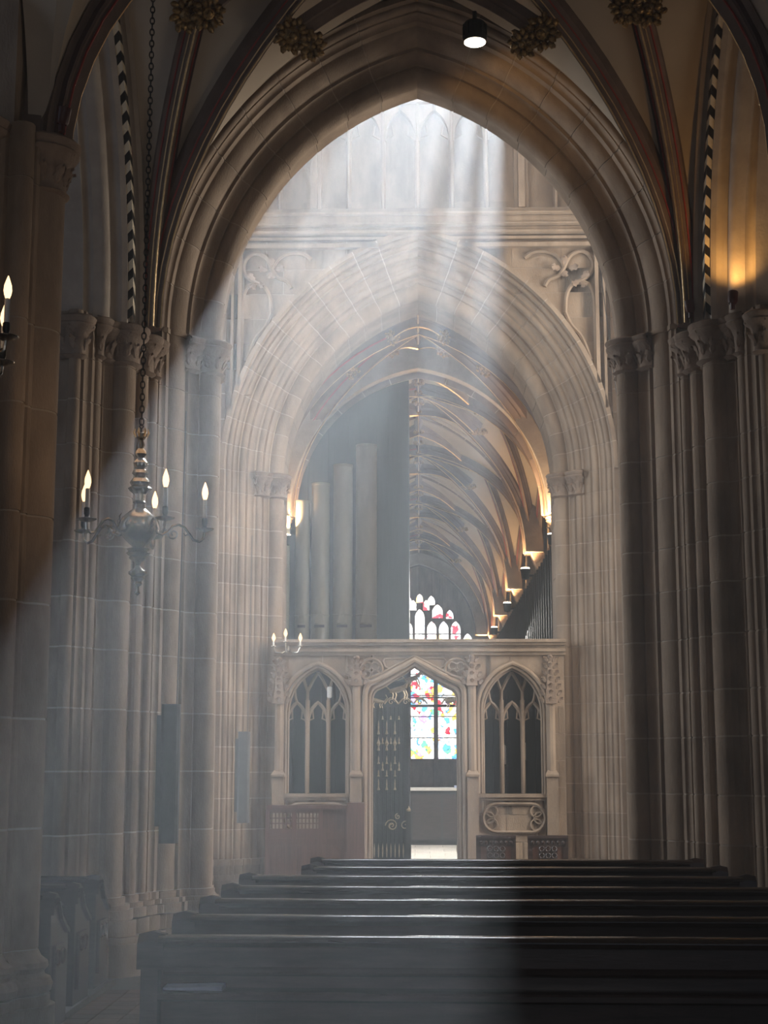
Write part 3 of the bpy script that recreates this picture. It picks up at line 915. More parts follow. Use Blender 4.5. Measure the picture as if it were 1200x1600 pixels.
# short bay between the choir arch and the first transverse arch
r = thing('ceiling_choir', 'plastered vault with liernes just inside the choir arch', 'ceiling', (0, 23.3, 8.4), kind='structure')
vault_bay(r, 2.2, 24.3, 22.2, 5.68, 8.62, 8.0, full=False, scale=1.25, tier=False)
for (xa, ya, za), (xb, yb, zb) in (((1.02, 23.7, 8.02), (.42, 23.6, 8.40)), ((.42, 23.6, 8.40), (0, 23.9, 8.50)), ((.42, 23.6, 8.40), (.42, 23.0, 8.42)), ((.42, 23.0, 8.42), (0, 22.7, 8.52)), ((.42, 23.0, 8.42), (1.0, 22.8, 8.1))):
    for sx in (1, -1):
        p0, p1 = Vector((sx * xa, ya, za)), Vector((sx * xb, yb, zb))
        cv = [p0.lerp(p1, q / 5) + Vector((0, 0, .04 * math.sin(PI * q / 5))) for q in range(6)]
        rb = sweep_rib(cv, RIBSEC).build('lierne_rib', 'rib', r)
        h = p1 - p0; h.z = 0
        sweep_rib(cv, [(.012 * math.cos(a), .168 + .012 * math.sin(a)) for a in (0, PI / 2, PI, 3 * PI / 2)], Vector((h.y, -h.x, 0)).normalized()).build('gilded_fillet', 'gold', rb)
for sx in (1, -1):
    for p in ((1.02, 23.7, 7.9), (.42, 23.6, 8.25), (.42, 23.0, 8.28), (1.0, 22.8, 7.98)): boss(r, (sx * p[0], p[1], p[2]), .11, face=(-.3 * sx, -.7, -.7))
# transverse arches of the choir
CSEC = prof([(-.02, -.28), (-.02, -.15), (.05, -.09, .8), (.05, -.05), (0, -.05), (-.06, 0, .9), (0, .05, .9), (.05, .05), (.05, .09), (-.02, .15, .8), (-.02, .28), (.30, .28), (.30, -.28)], 4)
for k in range(5):
    r = thing('choir_vault_arch', ['first transverse vault arch just behind the choir arch', 'second transverse choir arch with lamp at its springing', 'third transverse choir arch with lamp at its springing', 'fourth transverse choir arch, small and far', 'farthest transverse choir arch framing the east window'][k], 'arch', (0, YCH[k], 5.68), 0, 'transverse choir vault arches')
    stone_arch(r, [(a * (2.0 if k == 0 else 1), b * (1.2 if k == 0 else 1)) for a, b in CSEC], 2.08 if k == 0 else 2.02 if k < 4 else 1.75, 2.40 if k == 0 else 2.70 if k < 4 else 2.2, 7, mat='rib')
    # half shafts with capitals carrying it
    for sx in (1, -1):
        if k == 0:
            pts = [(sx * 2.22 + .11 * math.cos(2 * PI * j / 14), .11 * math.sin(2 * PI * j / 14)) for j in range(14)]
            MB().extrude(pts, -5.68, -.32).build('shaft', 'stone', r, (0, 0, 0))
            line = [(sx * 2.22 + .11 * math.cos(a), .11 * math.sin(a)) for a in [2 * PI * j / 16 for j in range(17)]]
            capital(r, line, -.34, .34, .08)
        else:
            b = MB()
            for i in range(7):
                z = -.55 + .55 * i / 6
                b.rings([[(sx * (2.34 - .24 * (i / 6) ** .8) , -.2 * (i / 6) ** .7 - .02, z), (sx * 2.35, -.2, z), (sx * 2.35, .2, z), (sx * (2.34 - .24 * (i / 6) ** .8), .2 * (i / 6) ** .7 + .02, z)] ,
                         [(sx * (2.34 - .24 * ((i + 1) / 6) ** .8), -.2 * ((i + 1) / 6) ** .7 - .02, z + .092), (sx * 2.35, -.2, z + .092), (sx * 2.35, .2, z + .092), (sx * (2.34 - .24 * ((i + 1) / 6) ** .8), .2 * ((i + 1) / 6) ** .7 + .02, z + .092)]]) if i < 6 else None
            weld_build(b, 'corbel', 'stone_carved', r, (0, 0, 0))
for s, nm in ((-1, 'wall_choir_north'), (1, 'wall_choir_south')):
    w = MB().box(min(s * 2.4, s * 2.8), max(s * 2.4, s * 2.8), 21.6, 52, 0, 9.2).build(nm, 'stone'); struct(w)
w = MB().box(-2.8, 2.8, 21.6, 52, 9.0, 9.4).build('ceiling_choir_roof', 'plaster'); struct(w)

# east wall with two windows, one above the other
def window_light_xs(n, pitch): return [(-n / 2 + .5 + k) * pitch for k in range(n)]
LOW = [Opening(x, .37, 1.98, 4.75, .45) for x in [v + .09 for v in window_light_xs(5, .88)]]
UPX = [v + .02 for v in window_light_xs(9, .39)]
UP = [Opening(x, .155, 5.5, (6.55 if abs(x) < .2 else 6.15 if abs(x) < 1.2 else 5.75), .28) for x in UPX]
UP += [Opening(.215 + .02, .10, 6.78, 6.95, .18), Opening(-.19, .10, 6.78, 6.95, .18), Opening(.60, .17, 6.52, 6.72, .26), Opening(-.56, .17, 6.52, 6.72, .26), Opening(.02, .11, 7.02, 7.15, .18),
       Opening(.40, .12, 6.95, 7.05, .22), Opening(-.36, .12, 6.95, 7.05, .22), Opening(1.0, .12, 6.5, 6.6, .2), Opening(-.96, .12, 6.5, 6.6, .2)]
we = thing('wall_east', 'far east wall with stained glass windows', 'wall', (0, 50, 0), kind='structure')
weld_build(pierced(-2.8, 2.8, 0, 9.2, 50, 50.4, LOW + UP), 'wall_face', 'stone', we)
for i, o in enumerate(LOW):
    wn = thing('window_%d' % (i + 1), 'tall light of the lower east window, coloured figures in leaded glass', 'window', (o.cx, 50.2, o.sill), kind='structure')
    wn.name = 'window_%d' % (i + 1)
    zs = [1.98, 2.66, 3.34, 4.02, 4.70, 5.25]
    for z0, z1 in zip(zs[:-1], zs[1:]):
        MB().box(o.cx - .37, o.cx + .37, 50.2, 50.22, z0 + .015, z1 - .015).build('pane', 'glass', wn)
        MB().box(o.cx - .37, o.cx + .37, 50.17, 50.20, z1 - .015, z1 + .015).build('glazing_bar', 'lead', wn)
for i, o in enumerate(UP):
    wn = thing('window_%d' % (i + 6), 'small light of the upper east window', 'window', (o.cx, 50.2, o.sill), kind='structure')
    z1 = o.spring + o.rise
    MB().box(o.cx - o.w, o.cx + o.w, 50.2, 50.22, o.sill, z1).build('pane', 'glass_pale', wn)
    if z1 - o.sill > .6: MB().box(o.cx - o.w, o.cx + o.w, 50.17, 50.20, o.sill + .5, o.sill + .53).build('glazing_bar', 'lead', wn)

# altar with panelled front, a white cloth edge and a cushion on it
r = thing('altar', 'dark panelled altar table seen through the screen doorway', 'altar', (.4, 35.2, 0))
MB().box(-.9, 1.9, 35.0, 36.0, 0.0, 1.20).build('body', 'wood_dark', r)
for k in range(4):
    MB().box(-.85 + k * .69, -.22 + k * .69, 34.96, 35.02, .12, 1.12).build('panel', 'wood', r)
MB().box(-1.0, 2.0, 34.9, 36.1, 1.20, 1.26).build('top', 'floor_pale', r)
b = MB(); b.box(.78, 1.30, 35.1, 35.5, 1.26, 1.31)
o = b.build('altar_book', 'paper'); tag(o, 'pale closed book lying on the altar', 'book')
r = thing('choir_panelling', 'grey brown panelled dado below the coloured window', 'panelling', (0, 49.9, 0))
for k in range(5):
    MB().box(-2.2 + k * .88 + .02, -1.32 + k * .88 - .02, 49.86, 50.0, 0, 1.93).build('panel', 'stone', r)

# dark boarded stalls along both sides of the choir
for s, lab in ((1, 'dark boarded organ case along the choir, below the lamps'), (-1, 'dark boarded case along the choir behind the organ pipes')):
    r = thing('boarded_case', lab, 'case', (s * 2.25, 35, 0), 0, 'boarded cases beside the choir')
    y = 23.3; k = 0
    while y < 47.5:
        hgt = 5.15 - .1 * (k % 3)
        MB().box(min(s * 2.18, s * 2.38), max(s * 2.18, s * 2.38), y, y + .42, 0, hgt).build('board', 'wood_dark', r)
        MB().box(min(s * 2.13, s * 2.2), max(s * 2.13, s * 2.2), y + .42, y + .5, 0, 5.25).build('post', 'wood_dark', r)
        y += .5; k += 1

# springer lamps of the choir
for k in range(1, 5):
    for sx in ((1,) if k else (1,)):
        Y = YCH[k]
        r = thing('uplight', ['', 'brightest small uplight below the second choir vault springing', 'small lit uplight at the third choir vault springing', 'small lit uplight at the fourth choir vault springing', 'tiny lit uplight nearest the east window'][k], 'lamp', (sx * 1.98, Y - .30, 5.15), 0, 'choir springing uplights')
        MB().lathe([(.0, 0), (.07, .02), (.09, .16), (.10, .20), (.08, .20)], 12).build('housing', 'iron', r, (0, 0, 0))
        MB().lathe([(.085, .2), (.075, .23), (.0, .24)], 12).build('lens', 'lamp_glow', r, (0, 0, 0))
        MB().box(0, sx * .3, -.02, .02, .06, .1).build('bracket', 'iron', r, (0, 0, 0))
        l = bpy.data.lights.new('uplight_beam', 'SPOT'); l.energy = 130; l.color = (1, .62, .30); l.spot_size = R_(125); l.spot_blend = .6; l.shadow_soft_size = .06
        lo = bpy.data.objects.new('uplight_beam', l); COL.objects.link(lo); lo.location = (sx * 1.98, Y - .25, 5.46)
        lo.rotation_euler = Vector((-.05 * sx, .1, -1)).to_track_quat('Z', 'Y').to_euler(); lo.rotation_euler = (PI - .15, 0, 0)
# one behind each side of the choir arch lights the first bay
for sx, e in ((1, 330), (-1, 150)):
    r = thing('uplight', 'uplight behind the choir arch beside the %s' % ('boarded case' if sx > 0 else 'smallest organ pipe'), 'lamp', (sx * 2.08, 23.95, 5.15), 0, 'choir springing uplights')
    MB().lathe([(.0, 0), (.05, .02), (.06, .14), (.07, .17), (.055, .17)], 12).build('housing', 'iron', r, (0, 0, 0))
    MB().lathe([(.06, .17), (.05, .19), (.0, .2)], 12).build('lens', 'lamp_glow', r, (0, 0, 0))
    MB().box(0, sx * .12, -.02, .02, .06, .1).build('bracket', 'iron', r, (0, 0, 0))
    l = bpy.data.lights.new('uplight_beam', 'SPOT'); l.energy = e; l.color = (1, .66, .34); l.spot_size = R_(130); l.spot_blend = .6; l.shadow_soft_size = .05
    lo = bpy.data.objects.new('uplight_beam', l); COL.objects.link(lo); lo.location = (sx * 2.04, 23.9, 5.45); lo.rotation_euler = (PI - .25, 0, 0)

# ---------------- organ: case and five display pipes
r = thing('pipe_organ', 'tall pipe organ behind the stone screen, five grey pipes rising to the centre', 'organ', (-1.1, 24.2, 0))
MB().box(-2.3, -.16, 24.65, 26.6, 0, 8.25).build('case', 'wood_dark', r)
for k in range(6):
    MB().box(-2.1 + k * .325, -1.80 + k * .325, 24.60, 24.66, 3.2, 7.4).build('case_board', 'wood_dark', r)
MB().box(-2.2, -.14, 23.6, 24.65, 3.05, 3.25).build('pipe_rail', 'wood_dark', r)
for x0, x1, ty in ((435, 453, 806), (462, 484, 782), (487, 515, 755), (521, 551, 726), (556, 589, 695)):
    a = pix(x0, ty, 23.95); c = pix(x1, ty, 23.95); rad = (c.x - a.x) / 2; cx = (a.x + c.x) / 2
    p = MB().lathe([(rad * .25, 3.25), (rad * .55, 3.3), (rad, 3.72), (rad, 3.9), (rad, a.z - .04), (rad * 1.03, a.z - .035), (rad * 1.03, a.z), (rad * .9, a.z), (rad * .9, a.z - .3)], 24, (cx, 24.0, 0)).build('pipe', 'pipe', r)
    MB().box(cx - rad * .55, cx + rad * .55, 24.0 - rad - .012, 24.0 - rad * .7, 3.86, 3.90).build('lower_lip', 'lead', p)
    MB().add([(cx - rad * .5, 24.0 - rad - .004, 3.93), (cx + rad * .5, 24.0 - rad - .004, 3.93), (cx, 24.0 - rad - .006, 4.25), (cx - rad * .4, 24.0 - rad * .8, 3.93), (cx + rad * .4, 24.0 - rad * .8, 3.93), (cx, 24.0 - rad * .9, 4.25)],
             [(0, 1, 2), (3, 5, 4), (0, 3, 4, 1), (1, 4, 5, 2), (2, 5, 3, 0)]).build('upper_lip', 'pipe', p)
    MB().lathe([(rad + .004, 0), (rad + .01, .01), (rad + .004, .02)], 24, (cx, 24.0, 4.05)).build('band', 'pipe', p)

# =================================================================== STONE SCREEN
YSC = 21.05
def sx_(px): return pix(px, 1150, YSC).x
def sz_(py): return pix(655, py, YSC).z
sc = thing('stone_screen', 'carved stone choir screen with central gateway and two traceried windows', 'screen', (0, YSC, 0))
WL = Opening((sx_(446) + sx_(545)) / 2, (sx_(545) - sx_(446)) / 2, sz_(1240), sz_(1112), sz_(1042) - sz_(1112))
WR = Opening((sx_(752) + sx_(851)) / 2, (sx_(851) - sx_(752)) / 2, sz_(1240), sz_(1112), sz_(1042) - sz_(1112))
DR = Opening(sx_(648), (sx_(719) - sx_(577)) / 2, -.05, sz_(1092), sz_(1038) - sz_(1092), 'tudor')
ashlar_w(sc, -1.97, 1.97, 0.0, sz_(1022), YSC, YSC + .34, [WL, WR, DR], .36, .62)
# cornice
zc0, zc1 = sz_(1024), sz_(1000)
for a, b_, y in ((0, .22, .05), (.22, .40, .09), (.40, .62, .04), (.62, .80, .12), (.80, 1.0, .16)):
    z0, z1 = zc0 + (zc1 - zc0) * a, zc0 + (zc1 - zc0) * b_
    MB().box(-1.99, 1.99, YSC - y, YSC + .40, z0, z1).build('cornice_moulding', 'stone', sc)

def arch_bar(o, y, r, off=0.0, n=10, n2=8):
    """moulding following an opening's jambs and head"""
    path = []
    xs = [o.cx - o.w - off] ; pts = [(o.cx - o.w - off, o.sill)]
    for x in o.xs(n):
        pts.append((o.cx + (x - o.cx) * (1 + off / o.w), o.top(x) + off * 1.0))
    pts.append((o.cx + o.w + off, o.sill))
    return MB().tube([(x, y, z) for x, z in pts], r, n2)
for o in (WL, WR):
    for off, rr, y in ((.0, .022, YSC - .01), (.05, .030, YSC - .03), (-.03, .018, YSC + .06)):
        arch_bar(o, y, rr, off).build('arch_moulding', 'stone', sc)
for off, rr, y in ((.0, .025, YSC - .01), (.06, .038, YSC - .04), (.11, .02, YSC - .02), (-.03, .02, YSC + .07)):
    arch_bar(DR, y, rr, off).build('door_moulding', 'stone', sc)

# window tracery: three lights, cusped heads and upper lights
for o in (WL, WR):
    yt = YSC + .14; lw = 2 * o.w / 3; zl = sz_(1128)
    for k in (1, 2):
        x = o.cx - o.w + k * lw
        poly = [(x - .028, yt + .07), (x - .028, yt - .02), (x - .012, yt - .06), (x + .012, yt - .06), (x + .028, yt - .02), (x + .028, yt + .07)]
        MB().extrude(poly, o.sill, zl + .30).build('mullion', 'stone', sc)
    for k in range(3):
        cx = o.cx - o.w + (k + .5) * lw; w = lw / 2 - .01
        hd = Opening(cx, w, 0, zl, .27)
        path = [(x, yt, hd.top(x)) for x in hd.xs(6)]
        MB().tube(path, .027, 6).build('light_head', 'stone', sc)
        for sg in (1, -1):
            MB().tube([(cx + sg * (w + .0), yt, zl + .02), (cx + sg * w * .45, yt, zl + .05), (cx + sg * w * .55, yt, zl + .16)], .013, 5).build('cusp', 'stone', sc)
    # upper lights: bars branching to the head
    ztop = lambda x: o.top(x)
    for k, sg in ((1, -1), (2, 1)):
        x = o.cx - o.w + k * lw
        MB().tube([(x, yt, zl + .20), (x, yt, zl + .42), (x - sg * lw * .28, yt, zl + .58), (x - sg * lw * .5, yt, zl + .68)], .024, 6).build('tracery_bar', 'stone', sc)
        MB().tube([(x, yt, zl + .42), (x + sg * lw * .12, yt, zl + .52), (x + sg * lw * .22, yt, ztop(x + sg * lw * .22))], .022, 6).build('tracery_bar', 'stone', sc)
    for sg in (1, -1):
        cx = o.cx + sg * lw
        MB().tube([(cx, yt, zl + .27), (cx + sg * .02, yt, zl + .33), (cx + sg * .04, yt, ztop(cx + sg * .04))], .020, 6).build('tracery_bar', 'stone', sc)
    # sill
    MB().box(o.cx - o.w - .07, o.cx + o.w + .07, YSC - .07, YSC + .3, o.sill - .05, o.sill).build('window_sill', 'stone', sc)
    MB().box(o.cx - o.w - .05, o.cx + o.w + .05, YSC - .045, YSC + .1, o.sill - .09, o.sill - .05).build('window_sill', 'stone', sc)
    # cusped panel below the window
    z0, z1 = sz_(1300), sz_(1256); x0, x1 = o.cx - o.w + .01, o.cx + o.w - .01
    rim = []
    rr = (z1 - z0) / 2
    for a in [90 + 18 * q for q in range(11)]: rim.append((x0 + rr + rr * math.cos(R_(a)), YSC - .02, (z0 + z1) / 2 + rr * math.sin(R_(a))))
    for a in [-90 + 18 * q for q in range(11)]: rim.append((x1 - rr + rr * math.cos(R_(a)), YSC - .02, (z0 + z1) / 2 + rr * math.sin(R_(a))))
    MB().tube(rim, .025, 6, True).build('panel_moulding', 'stone', sc)
    for sg in (1, -1):
        ex = (x0 + rr) if sg < 0 else (x1 - rr)
        for q in range(3):
            aa = R_(90 + sg * -60 * (q - 1) + (90 if sg < 0 else -90))
            MB().tube([(ex + sg * .02 + .09 * math.cos(aa) + .075 * math.cos(R_(30 * t)), YSC - .02, (z0 + z1) / 2 + .10 * math.sin(aa) + .075 * math.sin(R_(30 * t))) for t in range(12)], .012, 5, True).build('foil', 'stone', sc)
# buttress pilasters with crocketed pinnacles
for px, zt, zb in ((436, 1030, 1100), (557, 1028, 1072), (738, 1026, 1072), (861, 1026, 1100)):
    x = sx_(px); zT, zB = sz_(zt), sz_(zb)
    pn = MB().rings([[(x - .075, YSC - .12, zB), (x + .075, YSC - .12, zB), (x + .075, YSC + .02, zB), (x - .075, YSC + .02, zB)], [(x - .07, YSC - .12, zB + .08), (x + .07, YSC - .12, zB + .08), (x + .07, YSC + .02, zB + .08), (x - .07, YSC + .02, zB + .08)],
                     [(x - .02, YSC - .06, zT - .04), (x + .02, YSC - .06, zT - .04), (x + .02, YSC + .01, zT - .04), (x - .02, YSC + .01, zT - .04)]]).build('pinnacle', 'stone_carved', sc)
    n = max(4, int((zT - zB) / .085))
    for k in range(n):
        t = (k + .5) / n; wd = .08 * (1 - t) + .03
        for sg in (-1, 0, 1):
            lf = place('crocket', leaf_mesh(), pn); lf.matrix_parent_inverse = wmat(pn).inverted()
            lf.location = (x + sg * wd, YSC - .12 + .06 * t, zB + (zT - zB) * t - .03); lf.rotation_euler = (0, sg * .5, sg * .5); lf.scale = (.07, .06, .08)
    MB().blob((x, YSC - .05, zT - .01), .045, .045, .045, 0, 4, 8, .2).build('finial', 'stone_carved', sc)
    zw = sz_(1210)
    MB().extrude(prof([(x - .055, YSC + .02), (x - .055, YSC - .05), (x - .02, YSC - .085), (x + .02, YSC - .085), (x + .055, YSC - .05), (x + .055, YSC + .02)]), zw, zB).build('pilaster', 'stone', sc)
    MB().rings([[(x - .09, YSC - .14, zw - .03), (x + .09, YSC - .14, zw - .03), (x + .09, YSC + .02, zw - .03), (x - .09, YSC + .02, zw - .03)], [(x - .09, YSC - .14, zw), (x + .09, YSC - .14, zw), (x + .09, YSC + .02, zw), (x - .09, YSC + .02, zw)],
                [(x - .055, YSC - .06, zw + .06), (x + .055, YSC - .06, zw + .06), (x + .055, YSC + .02, zw + .06), (x - .055, YSC + .02, zw + .06)]]).build('weathering', 'stone', sc)
    MB().box(x - .075, x + .075, YSC - .11, YSC + .02, 0, zw - .03).build('buttress', 'stone', sc)
# quatrefoil roundels and spandrel panels over the gateway
for px in (580, 714):
    cx, cz = sx_(px), sz_(1047)
    MB().tube([(cx + .155 * math.cos(2 * PI * k / 20), YSC - .02, cz + .155 * math.sin(2 * PI * k / 20)) for k in range(20)], .022, 6, True).build('roundel', 'stone', sc)
    for q in range(4):
        ax, az = cx + .075 * math.cos(PI / 4 + q * PI / 2), cz + .075 * math.sin(PI / 4 + q * PI / 2)
        MB().tube([(ax + .055 * math.cos(2 * PI * k / 12), YSC - .02, az + .055 * math.sin(2 * PI * k / 12)) for k in range(12)], .012, 5, True).build('foil', 'stone', sc)
for sg in (1, -1):
    c0 = sx_(648)
    pts = [(c0 + sg * .10, sz_(1029)), (c0 + sg * .40, sz_(1029)), (c0 + sg * .43, sz_(1033)), (c0 + sg * .40, sz_(1042)), (c0 + sg * .33, sz_(1045))]
    MB().tube([(x, YSC - .01, z) for x, z in pts], .016, 5, True).build('spandrel_moulding', 'stone', sc)
# dark sheets added behind the tracery, standing in for the shaded interior
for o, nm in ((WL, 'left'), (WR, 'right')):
    MB().box(o.cx - o.w - .1, o.cx + o.w + .1, YSC + .9, YSC + .95, .8, 3.2).build('dark_backing', 'wood_dark', sc)
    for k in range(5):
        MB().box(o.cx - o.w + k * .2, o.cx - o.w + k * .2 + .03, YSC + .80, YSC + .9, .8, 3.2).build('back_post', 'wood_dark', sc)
b = MB().box(sx_(510), sx_(518), YSC + .06, YSC + .10, sz_(1090), sz_(1072))
o = b.build('motion_sensor', 'white_plastic'); tag(o, 'small white plastic sensor box in the tracery of the window behind the oak panelling', 'sensor')
bv = o.modifiers.new('bevel', 'BEVEL'); bv.width = .02; bv.segments = 3
# pale strips standing inside the right hand window
for px, z0, z1, lab in ((792, 1195, 1165, 'short pale candle inside the window above the chairs'), (824, 1188, 1160, 'taller pale candle inside the window above the chairs')):
    x = sx_(px)
    r = thing('candlestick', lab, 'candle', (x, YSC + .6, 0), 0)
    MB().lathe([(.09, .8), (.09, .82), (.02, .86), (.015, sz_(z0) - .02), (.04, sz_(z0)), (.015, sz_(z0) + .01)], 10).build('stand', 'iron', r, (0, 0, 0))
    MB().lathe([(.018, sz_(z0)), (.018, sz_(z1)), (.003, sz_(z1) + .02)], 8).build('wax', 'candle', r, (0, 0, 0))
    MB().box(-.15, .15, -.1, .1, 0, .8).build('stand_block', 'wood_dark', r, (0, 0, 0))

# ---------------- iron gates
def spear(b, x, y, z, h, mi=1):
    b.lathe([(.0, z), (.012, z + h * .1), (.006, z + h * .2), (.022, z + h * .4), (.008, z + h * .62), (.014, z + h * .7), (.0, z + h)], 6, (x, y, 0), mi)
gx0, gx1 = sx_(578), sx_(636)
g = thing('iron_gate', 'closed black iron gate leaf with gilded ornaments in the screen doorway', 'gate', ((gx0 + gx1) / 2, YSC + .2, 0))
yg = YSC + .2; ztopg = sz_(1098)
for x in (gx0, gx1):
    MB().box(x - .016, x + .016, yg - .02, yg + .02, .02, ztopg).build('stile', 'iron', g)
for z in (.05, .42, .95, 1.55, 2.1, ztopg):
    MB().box(gx0, gx1, yg - .014, yg + .014, z - .014, z + .014).build('rail', 'iron', g)
nb = 8
for k in range(nb):
    x = gx0 + (k + 1) * (gx1 - gx0) / (nb + 1)
    bar = MB().tube([(x, yg, .05), (x, yg, ztopg)], .009, 6).build('bar', 'iron', g)
    for z, h in (((.30, .16) if k % 2 else (.12, .14)), (.50, .20)):
        MB().lathe([(0, z), (.007, z + .02), (.011, z + h * .5), (.006, z + h * .8), (0, z + h)], 6, (x, yg - .012, 0)).build('gilded_tip', 'gilt_dull', bar)
    if k in (1, 3, 5):
        for z, h in ((1.75, .12), (1.93, .20), (1.58, .1), (1.40, .16), (2.15, .2)):
            MB().lathe([(0, z), (.02, z + .008), (.008, z + h * .3), (.028 if h > .19 and z < 2 else .01, z + h * .5), (.008, z + h * .75), (0, z + h)], 6, (x, yg - .02, 0)).build('gilded_baluster', 'gilt_dull', bar)
    elif k in (2, 4, 6):
        for z, h in ((1.66, .13), (2.02, .1), (2.35, .06)):
            MB().lathe([(0, z), (.018, z + .008), (.007, z + h * .4), (.012, z + h * .6), (0, z + h)], 6, (x, yg - .02, 0)).build('gilded_baluster', 'gilt_dull', bar)
MB().box(gx0, gx1, yg + .01, yg + .02, .05, ztopg).build('backing_sheet', 'iron', g)
def spiral(cx, cz, r0, turns, start, dirn, n=18):
    return [(cx + r0 * (1 - k / n * .85) * math.cos(start + dirn * turns * 2 * PI * k / n), yg - .02, cz + r0 * (1 - k / n * .85) * math.sin(start + dirn * turns * 2 * PI * k / n)) for k in range(n + 1)]
for cx, cz, r0, st, dr in ((-.38, .93, .09, PI, -1), (-.38, .93, .06, 0, -1), (-.2, .93, .07, 0, 1), (-.3, 1.05, .04, PI / 2, 1)):
    MB().tube(spiral(cx, cz, r0, 1.3, st, dr), .008, 5).build('gilded_scroll', 'gilt_dull', g)
MB().box(gx1 - .02, gx1 + .05, yg - .05, yg + .05, 0, 1.12).build('lock_post', 'wood_dark', g)
MB().lathe([(.03, 1.12), (.035, 1.14), (.0, 1.2)], 8, (gx1 + .015, yg, 0)).build('post_cap', 'gilt_dull', g)
# overthrow above the gates
ov = thing('gate_overthrow', 'black iron bar with gilded scrolls and heraldic beasts across the doorway head', 'ironwork', (sx_(648), yg, ztopg))
MB().box(sx_(578), sx_(719), yg - .02, yg + .02, sz_(1104), sz_(1100)).build('bar', 'iron', ov)
MB().box(sx_(578), sx_(719), yg - .012, yg + .012, sz_(1090), sz_(1088)).build('bar', 'iron', ov)
def wave(x0, x1, z, amp, n=16): return [(x0 + (x1 - x0) * k / n, yg - .02, z + amp * math.sin(PI * k / n)) for k in range(n + 1)]
for a, c in ((600, 622), (622, 646), (646, 668), (690, 712)):
    MB().tube(wave(sx_(a), sx_(c), sz_(1099), .08), .012, 5).build('gilded_scroll', 'gilt_dull', ov)
    m_ = (sx_(a) + sx_(c)) / 2
    MB().tube(spiral(m_, sz_(1096), .045, 1.2, 0, 1), .008, 5).build('gilded_scroll', 'gilt_dull', ov)
def beast(cx, cz, s, flip=1):
    b = MB()
    b.tube([(cx - .13 * s * flip, yg - .03, cz - .02 * s), (cx, yg - .03, cz), (cx + .12 * s * flip, yg - .03, cz + .04 * s)], [.03 * s, .05 * s, .045 * s], 8)
    b.tube([(cx + .12 * s * flip, yg - .03, cz + .04 * s), (cx + .17 * s * flip, yg - .03, cz + .12 * s), (cx + .23 * s * flip, yg - .03, cz + .12 * s)], [.04 * s, .03 * s, .015 * s], 7)
    for dx in (-.10, -.05, .09, .13):
        b.tube([(cx + dx * s * flip, yg - .03, cz - .01 * s), (cx + (dx + .03) * s * flip, yg - .03, cz - .08 * s), (cx + (dx + .01) * s * flip, yg - .03, cz - .15 * s)], .014 * s, 6)
    b.tube([(cx - .13 * s * flip, yg - .03, cz), (cx - .20 * s * flip, yg - .03, cz + .08 * s), (cx - .16 * s * flip, yg - .03, cz + .15 * s)], .012 * s, 5)
    return b
beast(sx_(621), sz_(1077), .85).build('gilded_beast', 'gilt_dull', ov)
beast(sx_(643), sz_(1060), .7).build('gilded_beast', 'gilt_dull', ov)
beast(sx_(591), sz_(1095), .6, -1).build('gilded_beast', 'gilt_dull', ov)
beast(sx_(705), sz_(1094), .6).build('gilded_beast', 'gilt_dull', ov)
MB().tube([(sx_(641), yg, sz_(1100)), (sx_(641), yg, sz_(1045))], .012, 6).build('upright', 'iron', ov)
MB().tube([(sx_(620), yg - .01, sz_(1062)), (sx_(632), yg - .01, sz_(1058))], .008, 5).build('gilded_scroll', 'gilt_dull', ov)
# open leaf, swung back into the choir
g2 = thing('iron_gate', 'open black iron gate leaf swung back, seen edge-on in the screen doorway', 'gate', (sx_(716), YSC + .25, 0))
xo = sx_(717)
for y in (YSC + .25, YSC + .85):
    MB().box(xo - .015, xo + .015, y - .015, y + .015, .02, ztopg).build('stile', 'iron', g2)
for z in (.05, .95, 1.55, ztopg):
    MB().box(xo - .012, xo + .012, YSC + .25, YSC + .85, z - .014, z + .014).build('rail', 'iron', g2)
for k in range(6):
    y = YSC + .33 + k * .085
    bar = MB().tube([(xo, y, .05), (xo, y, ztopg)], .009, 6).build('bar', 'iron', g2)
    MB().lathe([(0, .5), (.014, .58), (0, .72)], 6, (xo - .015, y, 0)).build('gilded_tip', 'gilt_dull', bar)

# ---------------- oak panelling left of the gate, with pierced top panels
y0 = 20.25
xa, xb = pix(418, 1300, y0).x, pix(569, 1300, y0).x
zt = pix(500, 1258, y0).z
r = thing('oak_panelling', 'reddish oak desk front with pierced top panels left of the iron gate', 'panelling', ((xa + xb) / 2, y0, 0))
MB().box(xa, xb, y0, y0 + .05, 0, zt - .5).build('panel_back', 'wood_red', r)
MB().box(xa - .02, xb - .20, y0 - .03, y0 + .10, zt - .05, zt).build('top_rail', 'wood_red', r)
MB().box(xa, xb - .2, y0 - .01, y0 + .05, zt - .50, zt - .42).build('mid_rail', 'wood_red', r)
MB().box(xb - .22, xb, y0 - .05, y0 + .30, 0, zt + .03).build('end_post', 'wood_red', r)
n = 3; bw = (xb - .22 - xa) / n
for k in range(n + 1):
    MB().box(xa + k * bw - .03, xa + k * bw + .03, y0 - .015, y0 + .05, 0, zt - .05).build('stile', 'wood_red', r)
